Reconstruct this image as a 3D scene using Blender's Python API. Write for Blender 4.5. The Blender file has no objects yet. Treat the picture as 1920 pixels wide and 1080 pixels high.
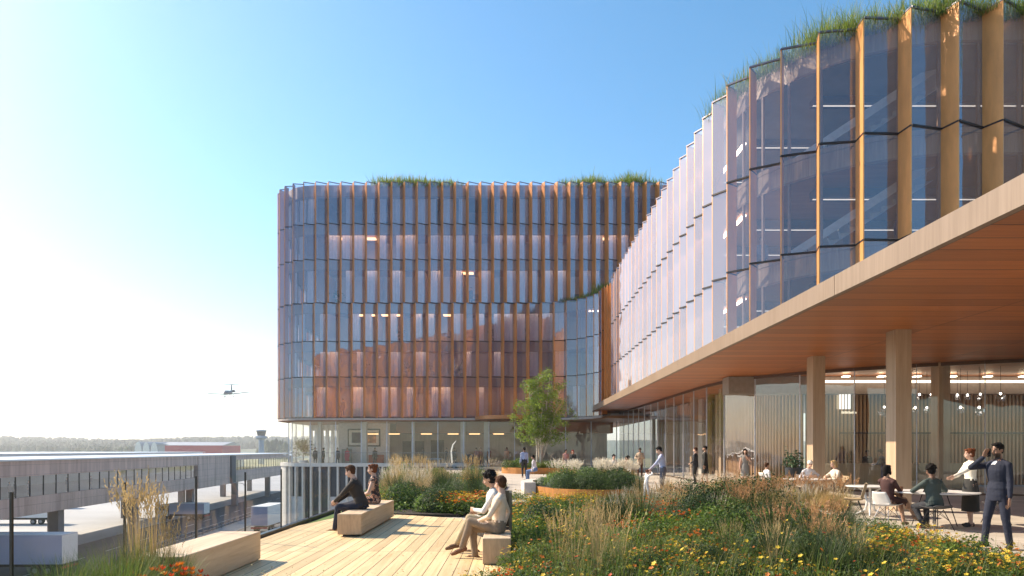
EXPO = 1.0
HAZE = 0.0002
import bpy, bmesh, math, random
from mathutils import Vector, Matrix, noise as mnoise
from mathutils.kdtree import KDTree
R = math.radians
PI = math.pi
random.seed(7)
SC = bpy.context.scene
COL = SC.collection
F = 1300.0; EYE = 1.65; HZ = 843.0

def W(px, py, Y):
    return Vector(((px - 960) / F * Y, Y, EYE + (HZ - py) / F * Y))
def G(px, py, z=0.0):
    Y = F * (EYE - z) / (py - HZ)
    return Vector(((px - 960) / F * Y, Y, z))

# ------------------------------------------------------------ materials
def new_mat(name):
    m = bpy.data.materials.new(name); m.use_nodes = True
    nt = m.node_tree; nt.nodes.clear()
    out = nt.nodes.new('ShaderNodeOutputMaterial')
    return m, nt, out
def N(nt, t, **kw):
    n = nt.nodes.new(t)
    for k, v in kw.items():
        if k.startswith('i_'):
            n.inputs[k[2:].replace('_', ' ')].default_value = v
        else: setattr(n, k, v)
    return n
def ramp(nt, fac, stops):
    r = nt.nodes.new('ShaderNodeValToRGB')
    while len(r.color_ramp.elements) < len(stops): r.color_ramp.elements.new(0.5)
    for e, (p, c) in zip(r.color_ramp.elements, stops):
        e.position = p; e.color = (*c, 1) if len(c) == 3 else c
    nt.links.new(fac, r.inputs[0]); return r.outputs[0]
def c4(c): return (c[0], c[1], c[2], 1)
def sc_(c, k): return tuple(min(1, x * k) for x in c)

def plain(name, col, rough=.6, metal=0.0, var=.15, scale=6.0, bump=0.0, spec=.5, stretch=(1, 1, 1), rand=0.0, trans=0.0, coat=0.0):
    """principled surface with a soft noise variation of its colour"""
    m, nt, out = new_mat(name); L = nt.links.new
    b = N(nt, 'ShaderNodeBsdfPrincipled')
    b.inputs['Roughness'].default_value = rough; b.inputs['Metallic'].default_value = metal
    b.inputs['Specular IOR Level'].default_value = spec
    tc = N(nt, 'ShaderNodeTexCoord'); mp = N(nt, 'ShaderNodeMapping'); mp.inputs['Scale'].default_value = stretch
    L(tc.outputs['Object'], mp.inputs[0])
    nz = N(nt, 'ShaderNodeTexNoise', i_Scale=scale, i_Detail=6.0, i_Roughness=.6); L(mp.outputs[0], nz.inputs[0])
    c = ramp(nt, nz.outputs[0], [(.25, sc_(col, 1 - var)), (.75, sc_(col, 1 + var))])
    if rand:
        oi = N(nt, 'ShaderNodeObjectInfo'); hs = N(nt, 'ShaderNodeHueSaturation')
        mr = N(nt, 'ShaderNodeMapRange'); mr.inputs[3].default_value = 1 - rand; mr.inputs[4].default_value = 1 + rand
        L(oi.outputs['Random'], mr.inputs[0]); L(mr.outputs[0], hs.inputs['Value']); L(c, hs.inputs['Color']); c = hs.outputs[0]
    L(c, b.inputs['Base Color'])
    if bump:
        bp = N(nt, 'ShaderNodeBump', i_Strength=bump, i_Distance=.02); L(nz.outputs[0], bp.inputs['Height']); L(bp.outputs[0], b.inputs['Normal'])
    sh = b.outputs[0]
    if trans:
        t = N(nt, 'ShaderNodeBsdfTranslucent'); L(c, t.inputs[0]); mx = N(nt, 'ShaderNodeMixShader', i_Fac=trans)
        L(sh, mx.inputs[1]); L(t.outputs[0], mx.inputs[2]); sh = mx.outputs[0]
    L(sh, out.inputs[0]); return m

def wood(name, c1, c2, axis='Y', plank=None, rough=.6, grain=1.0, bumpk=.3, gap=.012):
    """timber: grain streaks along an axis, optional boards with their own tone and dark joints"""
    m, nt, out = new_mat(name); L = nt.links.new
    b = N(nt, 'ShaderNodeBsdfPrincipled', i_Roughness=rough)
    tc = N(nt, 'ShaderNodeTexCoord'); co = tc.outputs['Object']
    st = {'X': (.35, 9, 9), 'Y': (9, .35, 9), 'Z': (9, 9, .35)}[axis]
    mp = N(nt, 'ShaderNodeMapping'); mp.inputs['Scale'].default_value = tuple(s * grain for s in st); L(co, mp.inputs[0])
    nz = N(nt, 'ShaderNodeTexNoise', i_Scale=1.6, i_Detail=7.0, i_Roughness=.62, i_Distortion=1.2); L(mp.outputs[0], nz.inputs[0])
    nb = N(nt, 'ShaderNodeTexNoise', i_Scale=.7, i_Detail=3.0); L(co, nb.inputs[0])
    c = ramp(nt, nz.outputs[0], [(.28, c1), (.5, tuple((a + d) / 2 for a, d in zip(c1, c2))), (.75, c2)])
    mxb = N(nt, 'ShaderNodeMix', data_type='RGBA', blend_type='MULTIPLY'); mxb.inputs[0].default_value = .5
    cb = ramp(nt, nb.outputs[0], [(.3, (.78, .76, .74)), (.7, (1, 1, 1))]); L(c, mxb.inputs[6]); L(cb, mxb.inputs[7]); c = mxb.outputs[2]
    hgt = nz.outputs[0]
    if plank:
        w, ln, ax = plank            # board width, board length, running axis
        br = N(nt, 'ShaderNodeTexBrick', offset=.37, offset_frequency=1, squash=1.0)
        br.inputs['Scale'].default_value = 1.0; br.inputs['Mortar Size'].default_value = gap * .5
        br.inputs['Brick Width'].default_value = ln; br.inputs['Row Height'].default_value = w
        br.inputs['Color1'].default_value = (.72, .70, .68, 1); br.inputs['Color2'].default_value = (1.12, 1.1, 1.08, 1); br.inputs['Mortar'].default_value = (.16, .13, .11, 1)
        br.inputs['Mortar Smooth'].default_value = .1; br.inputs['Bias'].default_value = .15
        m2 = N(nt, 'ShaderNodeMapping')
        if ax == 'Y': m2.inputs['Rotation'].default_value = (0, 0, R(90))
        L(co, m2.inputs[0]); L(m2.outputs[0], br.inputs[0])
        mx = N(nt, 'ShaderNodeMix', data_type='RGBA', blend_type='MULTIPLY'); mx.inputs[0].default_value = 1
        L(c, mx.inputs[6]); L(br.outputs[0], mx.inputs[7]); c = mx.outputs[2]
    L(c, b.inputs['Base Color'])
    bp = N(nt, 'ShaderNodeBump', i_Strength=bumpk, i_Distance=.01); L(hgt, bp.inputs['Height']); L(bp.outputs[0], b.inputs['Normal'])
    L(b.outputs[0], out.inputs[0]); return m

def thin_glass(name, tint, r0=.1, rmax=1.0, milk=0.0, milkcol=(.7, .7, .85), rough=.02, wob=.02, gcol=(1, 1, 1)):
    """sheet glass: straight through with a tint, mirror reflection growing at grazing angles, optional milkiness"""
    m, nt, out = new_mat(name); L = nt.links.new
    tr = N(nt, 'ShaderNodeBsdfTransparent'); tr.inputs[0].default_value = c4(tint)
    gl = N(nt, 'ShaderNodeBsdfGlossy', i_Roughness=rough); gl.inputs[0].default_value = c4(gcol)
    lw = N(nt, 'ShaderNodeLayerWeight', i_Blend=.5)
    pw = N(nt, 'ShaderNodeMath', operation='POWER'); pw.inputs[1].default_value = 3.2; L(lw.outputs['Facing'], pw.inputs[0])
    mr = N(nt, 'ShaderNodeMapRange'); mr.inputs[3].default_value = r0; mr.inputs[4].default_value = rmax; L(pw.outputs[0], mr.inputs[0])
    if wob:
        tc = N(nt, 'ShaderNodeTexCoord'); nz = N(nt, 'ShaderNodeTexNoise', i_Scale=.9, i_Detail=1.0, noise_dimensions='4D'); L(tc.outputs['Object'], nz.inputs['Vector']); oi = N(nt, 'ShaderNodeObjectInfo'); mw = N(nt, 'ShaderNodeMath', operation='MULTIPLY'); mw.inputs[1].default_value = 40; L(oi.outputs['Random'], mw.inputs[0]); L(mw.outputs[0], nz.inputs['W'])
        bp = N(nt, 'ShaderNodeBump', i_Strength=wob, i_Distance=.3); L(nz.outputs[0], bp.inputs['Height']); L(bp.outputs[0], gl.inputs['Normal'])
    base = tr.outputs[0]
    if milk:
        df = N(nt, 'ShaderNodeBsdfDiffuse'); df.inputs[0].default_value = c4(milkcol)
        tl = N(nt, 'ShaderNodeBsdfTranslucent'); tl.inputs[0].default_value = c4(milkcol)
        md = N(nt, 'ShaderNodeMixShader', i_Fac=.4); L(df.outputs[0], md.inputs[1]); L(tl.outputs[0], md.inputs[2])
        mm = N(nt, 'ShaderNodeMixShader', i_Fac=milk)
        if milk > .1:
            o2 = N(nt, 'ShaderNodeObjectInfo'); m2 = N(nt, 'ShaderNodeMapRange'); m2.inputs[3].default_value = milk * .65; m2.inputs[4].default_value = milk * 1.35; L(o2.outputs['Random'], m2.inputs[0]); L(m2.outputs[0], mm.inputs[0])
        if 1: L(base, mm.inputs[1]); L(md.outputs[0], mm.inputs[2]); base = mm.outputs[0]
    mx = N(nt, 'ShaderNodeMixShader'); L(mr.outputs[0], mx.inputs[0]); L(base, mx.inputs[1]); L(gl.outputs[0], mx.inputs[2])
    L(mx.outputs[0], out.inputs[0]); return m

def emit(name, col, s):
    m, nt, out = new_mat(name); e = N(nt, 'ShaderNodeEmission', i_Strength=s); e.inputs[0].default_value = c4(col)
    nt.links.new(e.outputs[0], out.inputs[0]); return m

_mc = {}
def M(name, fn=plain, *a, **k):
    if name not in _mc: _mc[name] = fn(name, *a, **k)
    return _mc[name]

# ------------------------------------------------------------ mesh builder
class MB:
    def __init__(s): s.v = []; s.f = []; s.m = []
    def add(s, vs, fs, mi=0):
        o = len(s.v); s.v += [tuple(v) for v in vs]; s.f += [tuple(i + o for i in f) for f in fs]; s.m += [mi] * len(fs); return s
    def quad(s, a, b, c, d, mi=0): return s.add([a, b, c, d], [(0, 1, 2, 3)], mi)
    def box(s, c, d, rz=0, mi=0, M4=None):
        hx, hy, hz = d[0] / 2, d[1] / 2, d[2] / 2; ca, sa = math.cos(rz), math.sin(rz); vs = []
        for z in (-hz, hz):
            for x, y in ((-hx, -hy), (hx, -hy), (hx, hy), (-hx, hy)):
                vs.append(Vector((c[0] + x * ca - y * sa, c[1] + x * sa + y * ca, c[2] + z)))
        if M4: vs = [M4 @ v for v in vs]
        return s.add(vs, [(3, 2, 1, 0), (4, 5, 6, 7), (0, 1, 5, 4), (1, 2, 6, 5), (2, 3, 7, 6), (3, 0, 4, 7)], mi)
    def bx(s, x0, x1, y0, y1, z0, z1, mi=0): return s.box(((x0 + x1) / 2, (y0 + y1) / 2, (z0 + z1) / 2), (abs(x1 - x0), abs(y1 - y0), abs(z1 - z0)), 0, mi)
    def wall(s, a, b, z0, z1, t=.05, mi=0, shift=0):
        """upright slab from plan point a to b, thickness t centred on the line (+shift to the right)"""
        dx, dy = b[0] - a[0], b[1] - a[1]; l = math.hypot(dx, dy) or 1e-6; nx, ny = dy / l, -dx / l
        o1, o2 = shift + t / 2, shift - t / 2; vs = []
        for z in (z0, z1): vs += [(a[0] + nx * o1, a[1] + ny * o1, z), (b[0] + nx * o1, b[1] + ny * o1, z), (b[0] + nx * o2, b[1] + ny * o2, z), (a[0] + nx * o2, a[1] + ny * o2, z)]
        return s.add(vs, [(3, 2, 1, 0), (4, 5, 6, 7), (0, 1, 5, 4), (1, 2, 6, 5), (2, 3, 7, 6), (3, 0, 4, 7)], mi)
    def prism(s, pts, z0, z1, mi=0, mtop=None, mbot=None):
        n = len(pts); o = len(s.v); s.v += [(p[0], p[1], z0) for p in pts] + [(p[0], p[1], z1) for p in pts]
        area = sum(pts[i][0] * pts[(i + 1) % n][1] - pts[(i + 1) % n][0] * pts[i][1] for i in range(n))
        s.f.append(tuple(o + i for i in (reversed(range(n)) if area > 0 else range(n)))); s.m.append(mi if mbot is None else mbot)
        s.f.append(tuple(o + n + i for i in (range(n) if area > 0 else reversed(range(n))))); s.m.append(mi if mtop is None else mtop)
        for i in range(n):
            j = (i + 1) % n
            s.f.append((o + i, o + j, o + n + j, o + n + i) if area > 0 else (o + j, o + i, o + n + i, o + n + j)); s.m.append(mi)
        return s
    def loft(s, ps, rs, n=10, up=None, mi=0, cap=True):
        """rings along points; rs entries r or (ra, rb); rb axis follows 'up'"""
        ps = [Vector(p) for p in ps]; o = len(s.v); k = len(ps); prev = None
        for i, p in enumerate(ps):
            t = (ps[min(i + 1, k - 1)] - ps[max(i - 1, 0)]); t = t.normalized() if t.length > 1e-9 else Vector((0, 0, 1))
            u = Vector(up) if up is not None else (prev or (Vector((0, 1, 0)) if abs(t.y) < .9 else Vector((1, 0, 0))))
            u = u - t * u.dot(t)
            if u.length < 1e-4: u = t.orthogonal()
            u.normalize(); prev = u; w = t.cross(u)
            ra, rb = rs[i] if isinstance(rs[i], tuple) else (rs[i], rs[i])
            for j in range(n):
                a = 2 * PI * j / n; s.v.append(tuple(p + w * (ra * math.cos(a)) + u * (rb * math.sin(a))))
        for i in range(k - 1):
            for j in range(n):
                j2 = (j + 1) % n; s.f.append((o + i * n + j, o + i * n + j2, o + (i + 1) * n + j2, o + (i + 1) * n + j)); s.m.append(mi)
        if cap:
            s.f.append(tuple(o + j for j in reversed(range(n)))); s.m.append(mi)
            s.f.append(tuple(o + (k - 1) * n + j for j in range(n))); s.m.append(mi)
        return s
    def limb(s, a, b, ra, rb, n=12, mi=0, step=.03):
        """capsule-like tapered limb with rounded ends"""
        a = Vector(a); b = Vector(b); d = b - a; l = d.length or 1e-6; d /= l; ps = []; rs = []
        for q in (80, 50, 25): ps.append(a - d * ra * math.sin(R(q))); rs.append(ra * math.cos(R(q)))
        k = max(2, int(l / step))
        for i in range(k + 1): ps.append(a + d * l * i / k); rs.append(ra + (rb - ra) * i / k)
        for q in (25, 50, 80): ps.append(b + d * rb * math.sin(R(q))); rs.append(rb * math.cos(R(q)))
        return s.loft(ps, rs, n, None, mi)
    def ell(s, c, r, M3=None, nu=14, nv=9, mi=0):
        c = Vector(c); o = len(s.v)
        for i in range(nv + 1):
            ph = PI * (i + .02) / (nv + .04)
            for j in range(nu):
                a = 2 * PI * j / nu; v = Vector((r[0] * math.sin(ph) * math.cos(a), r[1] * math.sin(ph) * math.sin(a), r[2] * math.cos(ph)))
                if M3: v = M3 @ v
                s.v.append(tuple(c + v))
        for i in range(nv):
            for j in range(nu):
                j2 = (j + 1) % nu; s.f.append((o + i * nu + j, o + (i + 1) * nu + j, o + (i + 1) * nu + j2, o + i * nu + j2)); s.m.append(mi)
        s.f.append(tuple(o + j for j in range(nu))); s.m.append(mi); s.f.append(tuple(o + nv * nu + j for j in reversed(range(nu)))); s.m.append(mi)
        return s
    def cyl(s, a, b, r, n=12, mi=0, r2=None): return s.loft([a, b], [r, r if r2 is None else r2], n, None, mi)
    def lathe(s, prof, c, n=20, mi=0):
        o = len(s.v); k = len(prof)
        for r, z in prof:
            for j in range(n): a = 2 * PI * j / n; s.v.append((c[0] + r * math.cos(a), c[1] + r * math.sin(a), c[2] + z))
        for i in range(k - 1):
            for j in range(n): j2 = (j + 1) % n; s.f.append((o + i * n + j, o + i * n + j2, o + (i + 1) * n + j2, o + (i + 1) * n + j)); s.m.append(mi)
        s.f.append(tuple(o + j for j in reversed(range(n)))); s.m.append(mi); s.f.append(tuple(o + (k - 1) * n + j for j in range(n))); s.m.append(mi)
        return s
    def build(s, name, mats, parent=None, smooth=False):
        me = bpy.data.meshes.new(name); me.from_pydata(s.v, [], s.f); 
        for m in (mats if isinstance(mats, (list, tuple)) else [mats]): me.materials.append(m)
        if any(s.m): me.polygons.foreach_set('material_index', s.m)
        if smooth: me.polygons.foreach_set('use_smooth', [True] * len(s.f))
        me.update()
        return link(bpy.data.objects.new(name, me), parent)

def link(o, parent=None):
    COL.objects.link(o)
    if parent is not None:
        o.parent = parent
        if parent.type == 'EMPTY' and parent.get('_w'): o.matrix_parent_inverse = Matrix.Translation(parent.location).inverted()
    return o
def tag(o, label=None, cat=None, group=None, kind=None):
    if label: o['label'] = label
    if cat: o['category'] = cat
    if group: o['group'] = group
    if kind: o['kind'] = kind
    return o
def thing(name, label, cat, loc=(0, 0, 0), group=None, world=True):
    """an Empty at the base of a thing; world=True: its parts are built in world coordinates"""
    o = bpy.data.objects.new(name, None); COL.objects.link(o); o.location = loc; o.empty_display_size = .3
    if world and Vector(loc).length > 0: o['_w'] = 1
    return tag(o, label, cat, group)
def copy_tree(o, parent=None):
    c = o.copy(); COL.objects.link(c)
    if parent is not None: c.parent = parent; c.matrix_parent_inverse = o.matrix_parent_inverse.copy()
    for ch in list(o.children): copy_tree(ch, c)
    return c
def cleanup_flags():
    for o in SC.objects:
        if '_w' in o: del o['_w']

# ------------------------------------------------------------ palette
copper = M('copper_fin', plain, (.58, .22, .06), .38, .2, .22, 3.0, .05, stretch=(1, 1, .25))
darkline = M('dark_metal', plain, (.02, .018, .022), .5, .3, .1)
copper_w = M('copper_fin_sun_tint', plain, (.70, .32, .11), .40, .2, .2, 3.0, .05, stretch=(1, 1, .25))  # same copper as the block, coloured paler in place of sun on the fins
paleline = M('pale_metal', plain, (.55, .55, .6), .4, .3, .1)
steel = M('grey_steel', plain, (.25, .25, .27), .35, .8, .15)
white_m = M('white_paint', plain, (.78, .78, .77), .45, 0, .06)
concrete_w = M('white_concrete', plain, (.52, .50, .47), .8, 0, .12, 2.5, .1)
timber = M('timber_spandrel', wood, (.24, .15, .09), (.42, .29, .19), 'Z')
timber_c = M('timber_ceiling', wood, (.26, .12, .055), (.42, .22, .11), 'X')
fascia_m = M('fascia_stone', wood, (.215, .15, .10), (.30, .22, .16), 'Z', rough=.45, grain=.6, bumpk=.1)
soffit_m = M('soffit_boards', wood, (.36, .105, .022), (.54, .19, .048), 'X', plank=(.62, 4.2, 'X'), rough=.4, bumpk=.12, gap=.03)
column_m = M('column_timber', wood, (.40, .27, .17), (.58, .43, .30), 'Z', grain=.5, bumpk=.15)
slat_m = M('slat_timber', wood, (.36, .20, .10), (.55, .35, .20), 'Z')
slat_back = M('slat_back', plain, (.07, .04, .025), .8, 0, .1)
curtain_m = M('curtain', plain, (.80, .78, .80), .9, 0, .1, 4, trans=.35)
wall_in = M('inner_wall', plain, (.40, .35, .32), .85, 0, .15, .5)
roofm = M('roof_membrane', plain, (.2, .2, .19), .9, 0, .2, 1)
warm_light = M('warm_lamp', emit, (1, .55, .24), 1.8)
cove = M('fill_glow_warm', emit, (1, .58, .27), 7.0)
fill_soft = M('fill_glow_soft', emit, (1, .74, .56), 4.5)
white_light = M('white_lamp', emit, (1, .88, .74), .55)
glass_far = M('glass_front', thin_glass, (.93, .92, 1.0), .17, 1.0, .17, (.62, .60, .98), .015, .05, (.90, .90, 1))
glass_wing = M('glass_frit_and_sky', thin_glass, (.90, .91, 1.0), .15, 1.0, .34, (.66, .70, .90), .02, .05, (.94, .94, 1))  # frit made extra milky and pale, standing in for white sky reflections
glass_end = M('glass_end', thin_glass, (.94, .95, 1.0), .12, 1.0, .20, (.66, .70, .95), .015, .05, (.92, .92, 1))
glass_clear = M('glass_clear', thin_glass, (.95, .96, .96), .09, .9, .02, (.7, .7, .75), .01, .03)
glass_rail = M('glass_rail', thin_glass, (.96, .97, .97), .02, .22, 0, (.7, .7, .7), .01, 0)
# ------------------------------------------------------------ plan curves
def arc(c, r, a0, a1, n=16):
    return [(c[0] + r * math.cos(R(a0 + (a1 - a0) * i / n)), c[1] + r * math.sin(R(a0 + (a1 - a0) * i / n))) for i in range(n + 1)]
def resample(path, sp):
    path = [Vector(p).to_2d() for p in path]; L = [0]
    for a, b in zip(path, path[1:]): L.append(L[-1] + (b - a).length)
    n = max(1, round(L[-1] / sp)); out = []; k = 0
    for i in range(n + 1):
        d = L[-1] * i / n
        while k < len(L) - 2 and L[k + 1] < d: k += 1
        t = (d - L[k]) / max(1e-9, L[k + 1] - L[k]); out.append(path[k].lerp(path[k + 1], min(1, max(0, t))))
    return out
def normals(p):
    ns = []
    for i in range(len(p)):
        t = (p[min(i + 1, len(p) - 1)] - p[max(0, i - 1)]).normalized(); ns.append(Vector((t.y, -t.x)))
    return ns
def screen_area(a, b, z0, z1):
    def pr(p, z): y = max(1, p[1]); return (p[0] / y, (z - EYE) / y)
    q = [pr(a, z0), pr(b, z0), pr(b, z1), pr(a, z1)]
    if a[1] < 1 or q[0][0] > .8: return 0
    return abs(sum(q[i][0] * q[(i + 1) % 4][1] - q[(i + 1) % 4][0] * q[i][1] for i in range(4))) / 2

def facade(root, path, zs, sp, dep, pane_budget, glass, finmat=copper, seed=1, spand=.78, inner_gap=.28, curt=.45, lit=(), ztop_extra=.35, dl=.27):
    """saw-tooth skin: each bay's glass runs from the outer line back to the inner line, a metal fin steps out again"""
    rnd = random.Random(seed); P_ = resample(path, sp); Nn = normals(P_); n = len(P_)
    Tn = [Vector((-v.y, v.x)) for v in Nn]; out = [P_[i] + Tn[i] * (dl if i else 0) for i in range(n)]; inn = [P_[i] - Nn[i] * dep for i in range(n)]
    panes = []
    for i in range(n - 1):
        a, b = out[i], inn[i + 1]
        for k in range(len(zs) - 1):
            z0 = zs[k]; z1 = zs[k + 1] + (ztop_extra if k == len(zs) - 2 else 0)
            panes.append((screen_area(a, b, z0, z1), a, b, z0, z1))
    panes.sort(key=lambda t: -t[0])
    for q in panes[:pane_budget]:
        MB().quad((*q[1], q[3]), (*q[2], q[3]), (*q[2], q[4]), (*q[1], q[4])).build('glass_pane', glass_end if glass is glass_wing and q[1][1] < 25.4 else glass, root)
    if panes[pane_budget:]:
        mb = MB()
        for q in panes[pane_budget:]: mb.quad((*q[1], q[3]), (*q[2], q[3]), (*q[2], q[4]), (*q[1], q[4]))
        tag(mb.build('glass_pane_field', glass, root), kind='stuff')
    for i in range(1, n):
        a = inn[i]; b = out[i] + Nn[i] * (.03 if glass is not glass_wing else .0)
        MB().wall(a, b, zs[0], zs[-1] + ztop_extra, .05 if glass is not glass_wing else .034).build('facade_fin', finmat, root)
    # floor joints: dark sill following the saw-tooth, one per floor line, and a pale cap at the top
    for k, z in enumerate(zs):
        mb = MB(); top = k == len(zs) - 1; zz = z + (ztop_extra if top else 0)
        for i in range(n - 1):
            mb.wall(out[i], inn[i + 1], zz - .024, zz + .03, .07, 0, .012); mb.wall(inn[i + 1], out[i + 1], zz - .022, zz + .028, .06)
        mb.build('top_rail' if top else 'floor_joint', M('rail_metal', plain, (.16, .15, .19), .4, .5, .1) if top else darkline, root)
    # inner line: timber spandrels, window mullions, curtains
    curts = []; il = [P_[i] - Nn[i] * (dep + inner_gap) for i in range(n)]
    for k in range(len(zs) - 1):
        z0, z1 = zs[k], zs[k + 1]; mb = MB(); mu = MB(); sb = MB()
        for i in range(n - 1):
            mb.wall(il[i], il[i + 1], z1 - spand, z1 - .02 + (ztop_extra if k == len(zs) - 2 else 0), .06)
            sb.wall(il[i], il[i + 1], z0 + .0, z0 + .16, .06)
            mu.wall(il[i], il[i] + (il[i + 1] - il[i]) * .07, z0 + .16, z1 - spand, .09)
            mu.wall(il[i], il[i + 1], z1 - spand - .07, z1 - spand, .1)
            r = rnd.random()
            if r < curt and (k, i) not in lit:
                f0, f1 = ((.05, .95), (.05, .6), (.4, .95), (.1, .9))[rnd.randrange(4)]; m_ = 9; o2 = Nn[i] * -.16
                cu = MB()
                for q in range(m_):
                    t0 = f0 + (f1 - f0) * q / m_; t1 = f0 + (f1 - f0) * (q + 1) / m_
                    w0 = Nn[i] * (.03 * math.sin(q * 2.4)); w1 = Nn[i] * (.03 * math.sin((q + 1) * 2.4))
                    A = il[i].lerp(il[i + 1], t0) + o2 + w0; B = il[i].lerp(il[i + 1], t1) + o2 + w1
                    cu.quad((*A, z0 + .1), (*B, z0 + .1), (*B, z1 - spand + .05), (*A, z1 - spand + .05))
                curts.append((screen_area(il[i], il[i + 1], z0, z1), cu))
        mb.build('spandrel', timber, root); sb.build('sill_band', timber, root); mu.build('window_frame', M('inner_frame', plain, (.22, .13, .08), .5, .1, .15), root)
    curts.sort(key=lambda t: -t[0])
    for _, cu in curts[:48]: cu.build('curtain', curtain_m, root)
    if curts[48:]:
        rest = MB()
        for _, cu in curts[48:]: rest.add(cu.v, cu.f)
        tag(rest.build('curtain_field', curtain_m, root), kind='stuff')
    return P_, Nn, il

def floors(root, il, back, zs, roofz=None, ceil=timber_c):
    poly = [(p.x, p.y) for p in il] + back
    for z in zs: MB().prism(poly, z - .45, z - .06, 0, 1, 0).build('floor_slab', [ceil, M('office_carpet', plain, (.42, .39, .37), .9)], root)
    if roofz: MB().prism(poly, roofz - .5, roofz - .1).build('roof', roofm, root)

ZS = [4.5, 8.15, 11.35, 14.8]; ZU = [14.8, 18.7, 21.9, 25.35]
# ============ main office block (rounded left end, front on Y = 62)
blk = thing('office_block', 'tall six storey office block of copper fins and lavender glass with rounded left end', 'office building', (-5, 64, 0))
left = [(-22.2, 80.0), (-22.2, 66.5)] + arc((-17.7, 66.5), 4.5, 180, 270, 18)
low_path = left + [(2.0, 62.0)] + arc((2.0, 56.7), 5.3, 90, 0, 14)
up_path = left + [(22.0, 62.0)]
P1_, N1_, il1 = facade(blk, low_path, ZS, 1.13, .50, 52, glass_far, seed=3, curt=.5, ztop_extra=0.0)
P2_, N2_, il2 = facade(blk, up_path, ZU, 1.13, .50, 48, glass_far, seed=9, curt=.6, ztop_extra=.25)
floors(blk, il1, [(12, 58), (12, 80), (-22, 80)], [8.15, 11.35, 14.8])
floors(blk, il2, [(22, 80), (-22, 80)], [18.7, 21.9], roofz=24.9)
# rooms: core wall behind, partitions between rooms, ceiling lamps in the rooms that are lit
core = MB(); core.bx(-18.0, 20, 66.6, 67, 4.6, 25); core.build('core_wall', wall_in, blk)
pt = MB(); rp = random.Random(5)
for k, z in enumerate([4.5, 8.15, 11.35, 14.8, 18.7, 21.9]):
    x = -17
    while x < 18:
        if not (x > 1 and z < 14): pt.bx(x, x + .12, 63.2, 66.5, z, z + 3.0)
        x += rp.choice([2.3, 3.4, 4.5])
pt.build('room_partition', M('partition', plain, (.34, .22, .15), .8, 0, .3, .4), blk)
def room_lamp(px, z, w=1.8, y=64.6, mat=warm_light):
    x = (px - 960) / F * y; MB().bx(x - w / 2, x + w / 2, y - .5, y + .1, z - .12, z - .04).build('ceiling_lamp', mat, blk)
for px, z in ((640, 21.3), (688, 21.3), (870, 18.1), (1135, 21.3), (950, 24.8), (690, 14.2), (735, 14.2), (850, 14.2)): room_lamp(px, z)
for px in (645, 668, 700, 760, 800, 850, 890, 940, 985, 1030): room_lamp(px, 7.6, 1.0)
for z, spans in ((8.15, ((-20, 1.5, cove),)), (11.35, ((-9, 1.5, fill_soft), (-18, -13, fill_soft))), (14.8, ((-12.6, -6, cove), (-4, 4, fill_soft), (7, 9, fill_soft))), (18.7, ((-7, -2.5, cove), (-14, -10, fill_soft), (3, 6, fill_soft))), (21.9, ((-17, -8.5, cove), (-2, 4, fill_soft), (7, 11, cove))), (25.35, ((-4, 3, cove), (-13, -9, fill_soft)))):
    MB().bx(-17.5, 15 if z > 15 else 1.5, 63.4, 63.5, z - .56, z - .5).build('hidden_fill_strip', fill_soft, blk)  # unseen full-width strip added behind the spandrel to brighten rooms and curtains
    for x0, x1, mt_ in spans: MB().bx(x0 if x0 > -17.5 else -17.5, x1, 63.15, 63.3, z - .56, z - .49).build('hidden_fill_strip', mt_, blk)  # more hidden strips, added to make the lit rooms glow
for z in (8.05, 11.3, 14.3): MB().bx(9.0, 9.15, 26, 50, z - .56, z - .5).build('hidden_fill_strip', fill_soft, wing_q) if 0 else None
# desks and furniture silhouettes near the windows, each its own thing-part
fr = random.Random(8); fm = [M('furniture_blue', plain, (.05, .09, .16), .7), M('furniture_grey', plain, (.2, .2, .22), .7), M('leaf_indoor', plain, (.04, .09, .035), .7)]
for z in [8.15, 11.35, 14.8, 18.7, 21.9]:
    for q in range(7):
        x = fr.uniform(-17, 14); mb = MB()
        if x > 0 and z < 14: x -= 9
        if fr.random() < .6:
            mb.bx(x - .6, x + .6, 63.7, 64.3, z + .66, z + .7); mb.bx(x - .55, x - .5, 63.7, 64.3, z, z + .66); mb.bx(x + .5, x + .55, 63.7, 64.3, z, z + .66); mb.bx(x - .3, x + .3, 64.0, 64.05, z + .8, z + 1.2); mb.bx(x - .03, x + .03, 64.0, 64.05, z + .7, z + .82)
            mb.build('desk', fm[fr.randrange(2)], blk)
        else:
            for _ in range(60):
                a = Vector((x + fr.gauss(0, .28), 63.6 + fr.gauss(0, .12), z + 1.0 + fr.gauss(0, .28))); b_ = Vector((fr.uniform(-1, 1), fr.uniform(-.4, .4), fr.uniform(-1, 1))) * .16; c_ = Vector((fr.uniform(-1, 1), 0, fr.uniform(-1, 1))) * .07
                mb.quad(a - b_, a + c_, a + b_, a - c_)
            mb.lathe([(.14, 0), (.2, .5)], (x, 63.6, z), 10); mb.build('indoor_plant', fm[2], blk)
MB().bx(W(790, 333, 70).x, W(846, 333, 70).x, 69, 73, 25.4, 26.9).build('plant_room', M('plant_room_panel', plain, (.36, .30, .25), .8), blk)
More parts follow.
